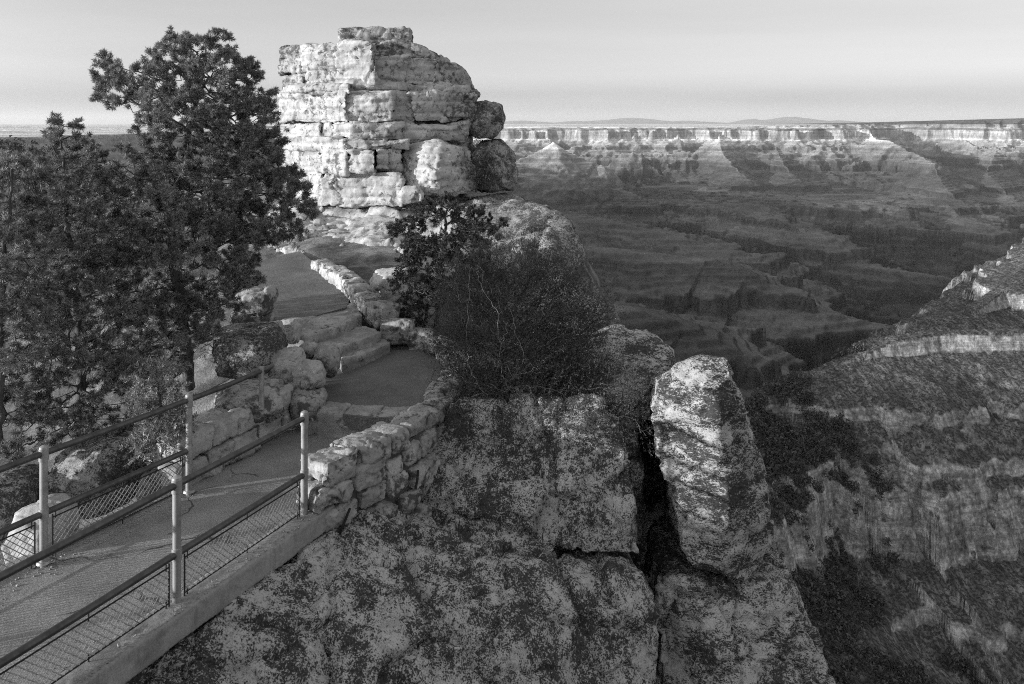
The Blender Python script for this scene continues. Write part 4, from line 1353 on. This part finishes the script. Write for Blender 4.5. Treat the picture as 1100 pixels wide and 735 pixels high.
# ================================================================== light, sky, camera
SKY_POW, SKY_GAIN = .6, 1.2
SUN_EL = math.radians(8.5)
SUN_AZ = math.atan2(-.95, -.34)              # direction towards the sun in plan: left and a little behind the camera
sd = Vector((math.sin(SUN_AZ) * math.cos(SUN_EL), math.cos(SUN_AZ) * math.cos(SUN_EL), math.sin(SUN_EL)))
sl = bpy.data.lights.new('sun', 'SUN'); sl.energy = 2.7; sl.angle = math.radians(.6); sl.color = (1, 1, 1)
so = bpy.data.objects.new('sun', sl); COL.objects.link(so)
so.rotation_euler = sd.to_track_quat('Z', 'Y').to_euler()
so.location = (-30, -10, 30)

wd = bpy.data.worlds.new('World'); scene.world = wd; wd.use_nodes = True
nt = wd.node_tree
sky = nt.nodes.new('ShaderNodeTexSky'); sky.sky_type = 'NISHITA'; sky.sun_disc = False
sky.sun_elevation = SUN_EL; sky.sun_rotation = SUN_AZ
sky.altitude = 2400; sky.air_density = 1.0; sky.dust_density = .6; sky.ozone_density = 1.
bw = nt.nodes.new('ShaderNodeRGBToBW')
bg = nt.nodes['Background']; bg.inputs[1].default_value = .12
nt.links.new(sky.outputs[0], bw.inputs[0])


def wm(op, a, b=None, c=None):
    x = nt.nodes.new('ShaderNodeMath'); x.operation = op
    for i, q in enumerate((a, b, c)):
        if q is None: continue
        if isinstance(q, (int, float)): x.inputs[i].default_value = q
        else: nt.links.new(q, x.inputs[i])
    return x.outputs[0]


tc = nt.nodes.new('ShaderNodeTexCoord'); sp = nt.nodes.new('ShaderNodeSeparateXYZ')
nt.links.new(tc.outputs['Generated'], sp.inputs[0])
soft = wm('MULTIPLY', wm('POWER', bw.outputs[0], SKY_POW), SKY_GAIN)
# thin high veil: long level streaks, and the dusky band of dust on the horizon
mp = nt.nodes.new('ShaderNodeMapping'); mp.inputs['Scale'].default_value = (1.2, 1.2, 16)
nt.links.new(tc.outputs['Generated'], mp.inputs[0])
ns = nt.nodes.new('ShaderNodeTexNoise'); ns.inputs['Scale'].default_value = 1.6; ns.inputs['Detail'].default_value = 5
nt.links.new(mp.outputs[0], ns.inputs['Vector'])
veil = wm('MULTIPLY_ADD', ns.outputs['Fac'], .22, .89)
x_ = wm('DIVIDE', wm('SUBTRACT', sp.outputs[2], .031), .017)
bell = wm('DIVIDE', 1., wm('ADD', 1., wm('POWER', wm('ABSOLUTE', x_), 3.)))
n3 = nt.nodes.new('ShaderNodeTexNoise'); n3.inputs['Scale'].default_value = 2.2; n3.inputs['Detail'].default_value = 3
mp3 = nt.nodes.new('ShaderNodeMapping'); mp3.inputs['Scale'].default_value = (1, 1, 9)
nt.links.new(tc.outputs['Generated'], mp3.inputs[0]); nt.links.new(mp3.outputs[0], n3.inputs['Vector'])
# a low bank of dusty cloud, and the paling of the sky towards the horizon taken back a little
bank = wm('SUBTRACT', 1., wm('MULTIPLY', bell, wm('MULTIPLY', n3.outputs['Fac'], .42)))
low = wm('MINIMUM', wm('MULTIPLY_ADD', sp.outputs[2], 3.2, .80), 1.)
band_out = wm('MULTIPLY', bank, low)
# extra sky brightness added overhead and on the sun side, for more fill
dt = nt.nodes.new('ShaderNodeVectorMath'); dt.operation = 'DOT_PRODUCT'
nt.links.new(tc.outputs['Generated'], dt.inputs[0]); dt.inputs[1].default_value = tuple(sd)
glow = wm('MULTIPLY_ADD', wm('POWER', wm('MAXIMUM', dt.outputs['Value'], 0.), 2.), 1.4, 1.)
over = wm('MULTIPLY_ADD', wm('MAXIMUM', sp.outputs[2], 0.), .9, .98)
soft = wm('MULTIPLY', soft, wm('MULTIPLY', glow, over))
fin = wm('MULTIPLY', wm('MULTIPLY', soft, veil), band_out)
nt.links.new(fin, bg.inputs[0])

cam = bpy.data.cameras.new('camera'); co = bpy.data.objects.new('camera', cam); COL.objects.link(co)
co.location = (0, 0, EYE); co.rotation_euler = (math.radians(90), 0, 0)
cam.sensor_width = 36; cam.lens = 36 * F / 1100; cam.shift_y = -(367.5 - HY) / 1100
cam.clip_start = .1; cam.clip_end = 200000
scene.camera = co
scene.view_settings.view_transform = 'Standard'; scene.view_settings.look = 'None'
scene.view_settings.exposure = 1.04; scene.view_settings.gamma = 1
scene.view_settings.use_curve_mapping = False
scene.cycles.volume_bounces = 1
scene.cycles.use_denoising = False
scene.cycles.use_adaptive_sampling = False
scene.cycles.filter_width = 1.0
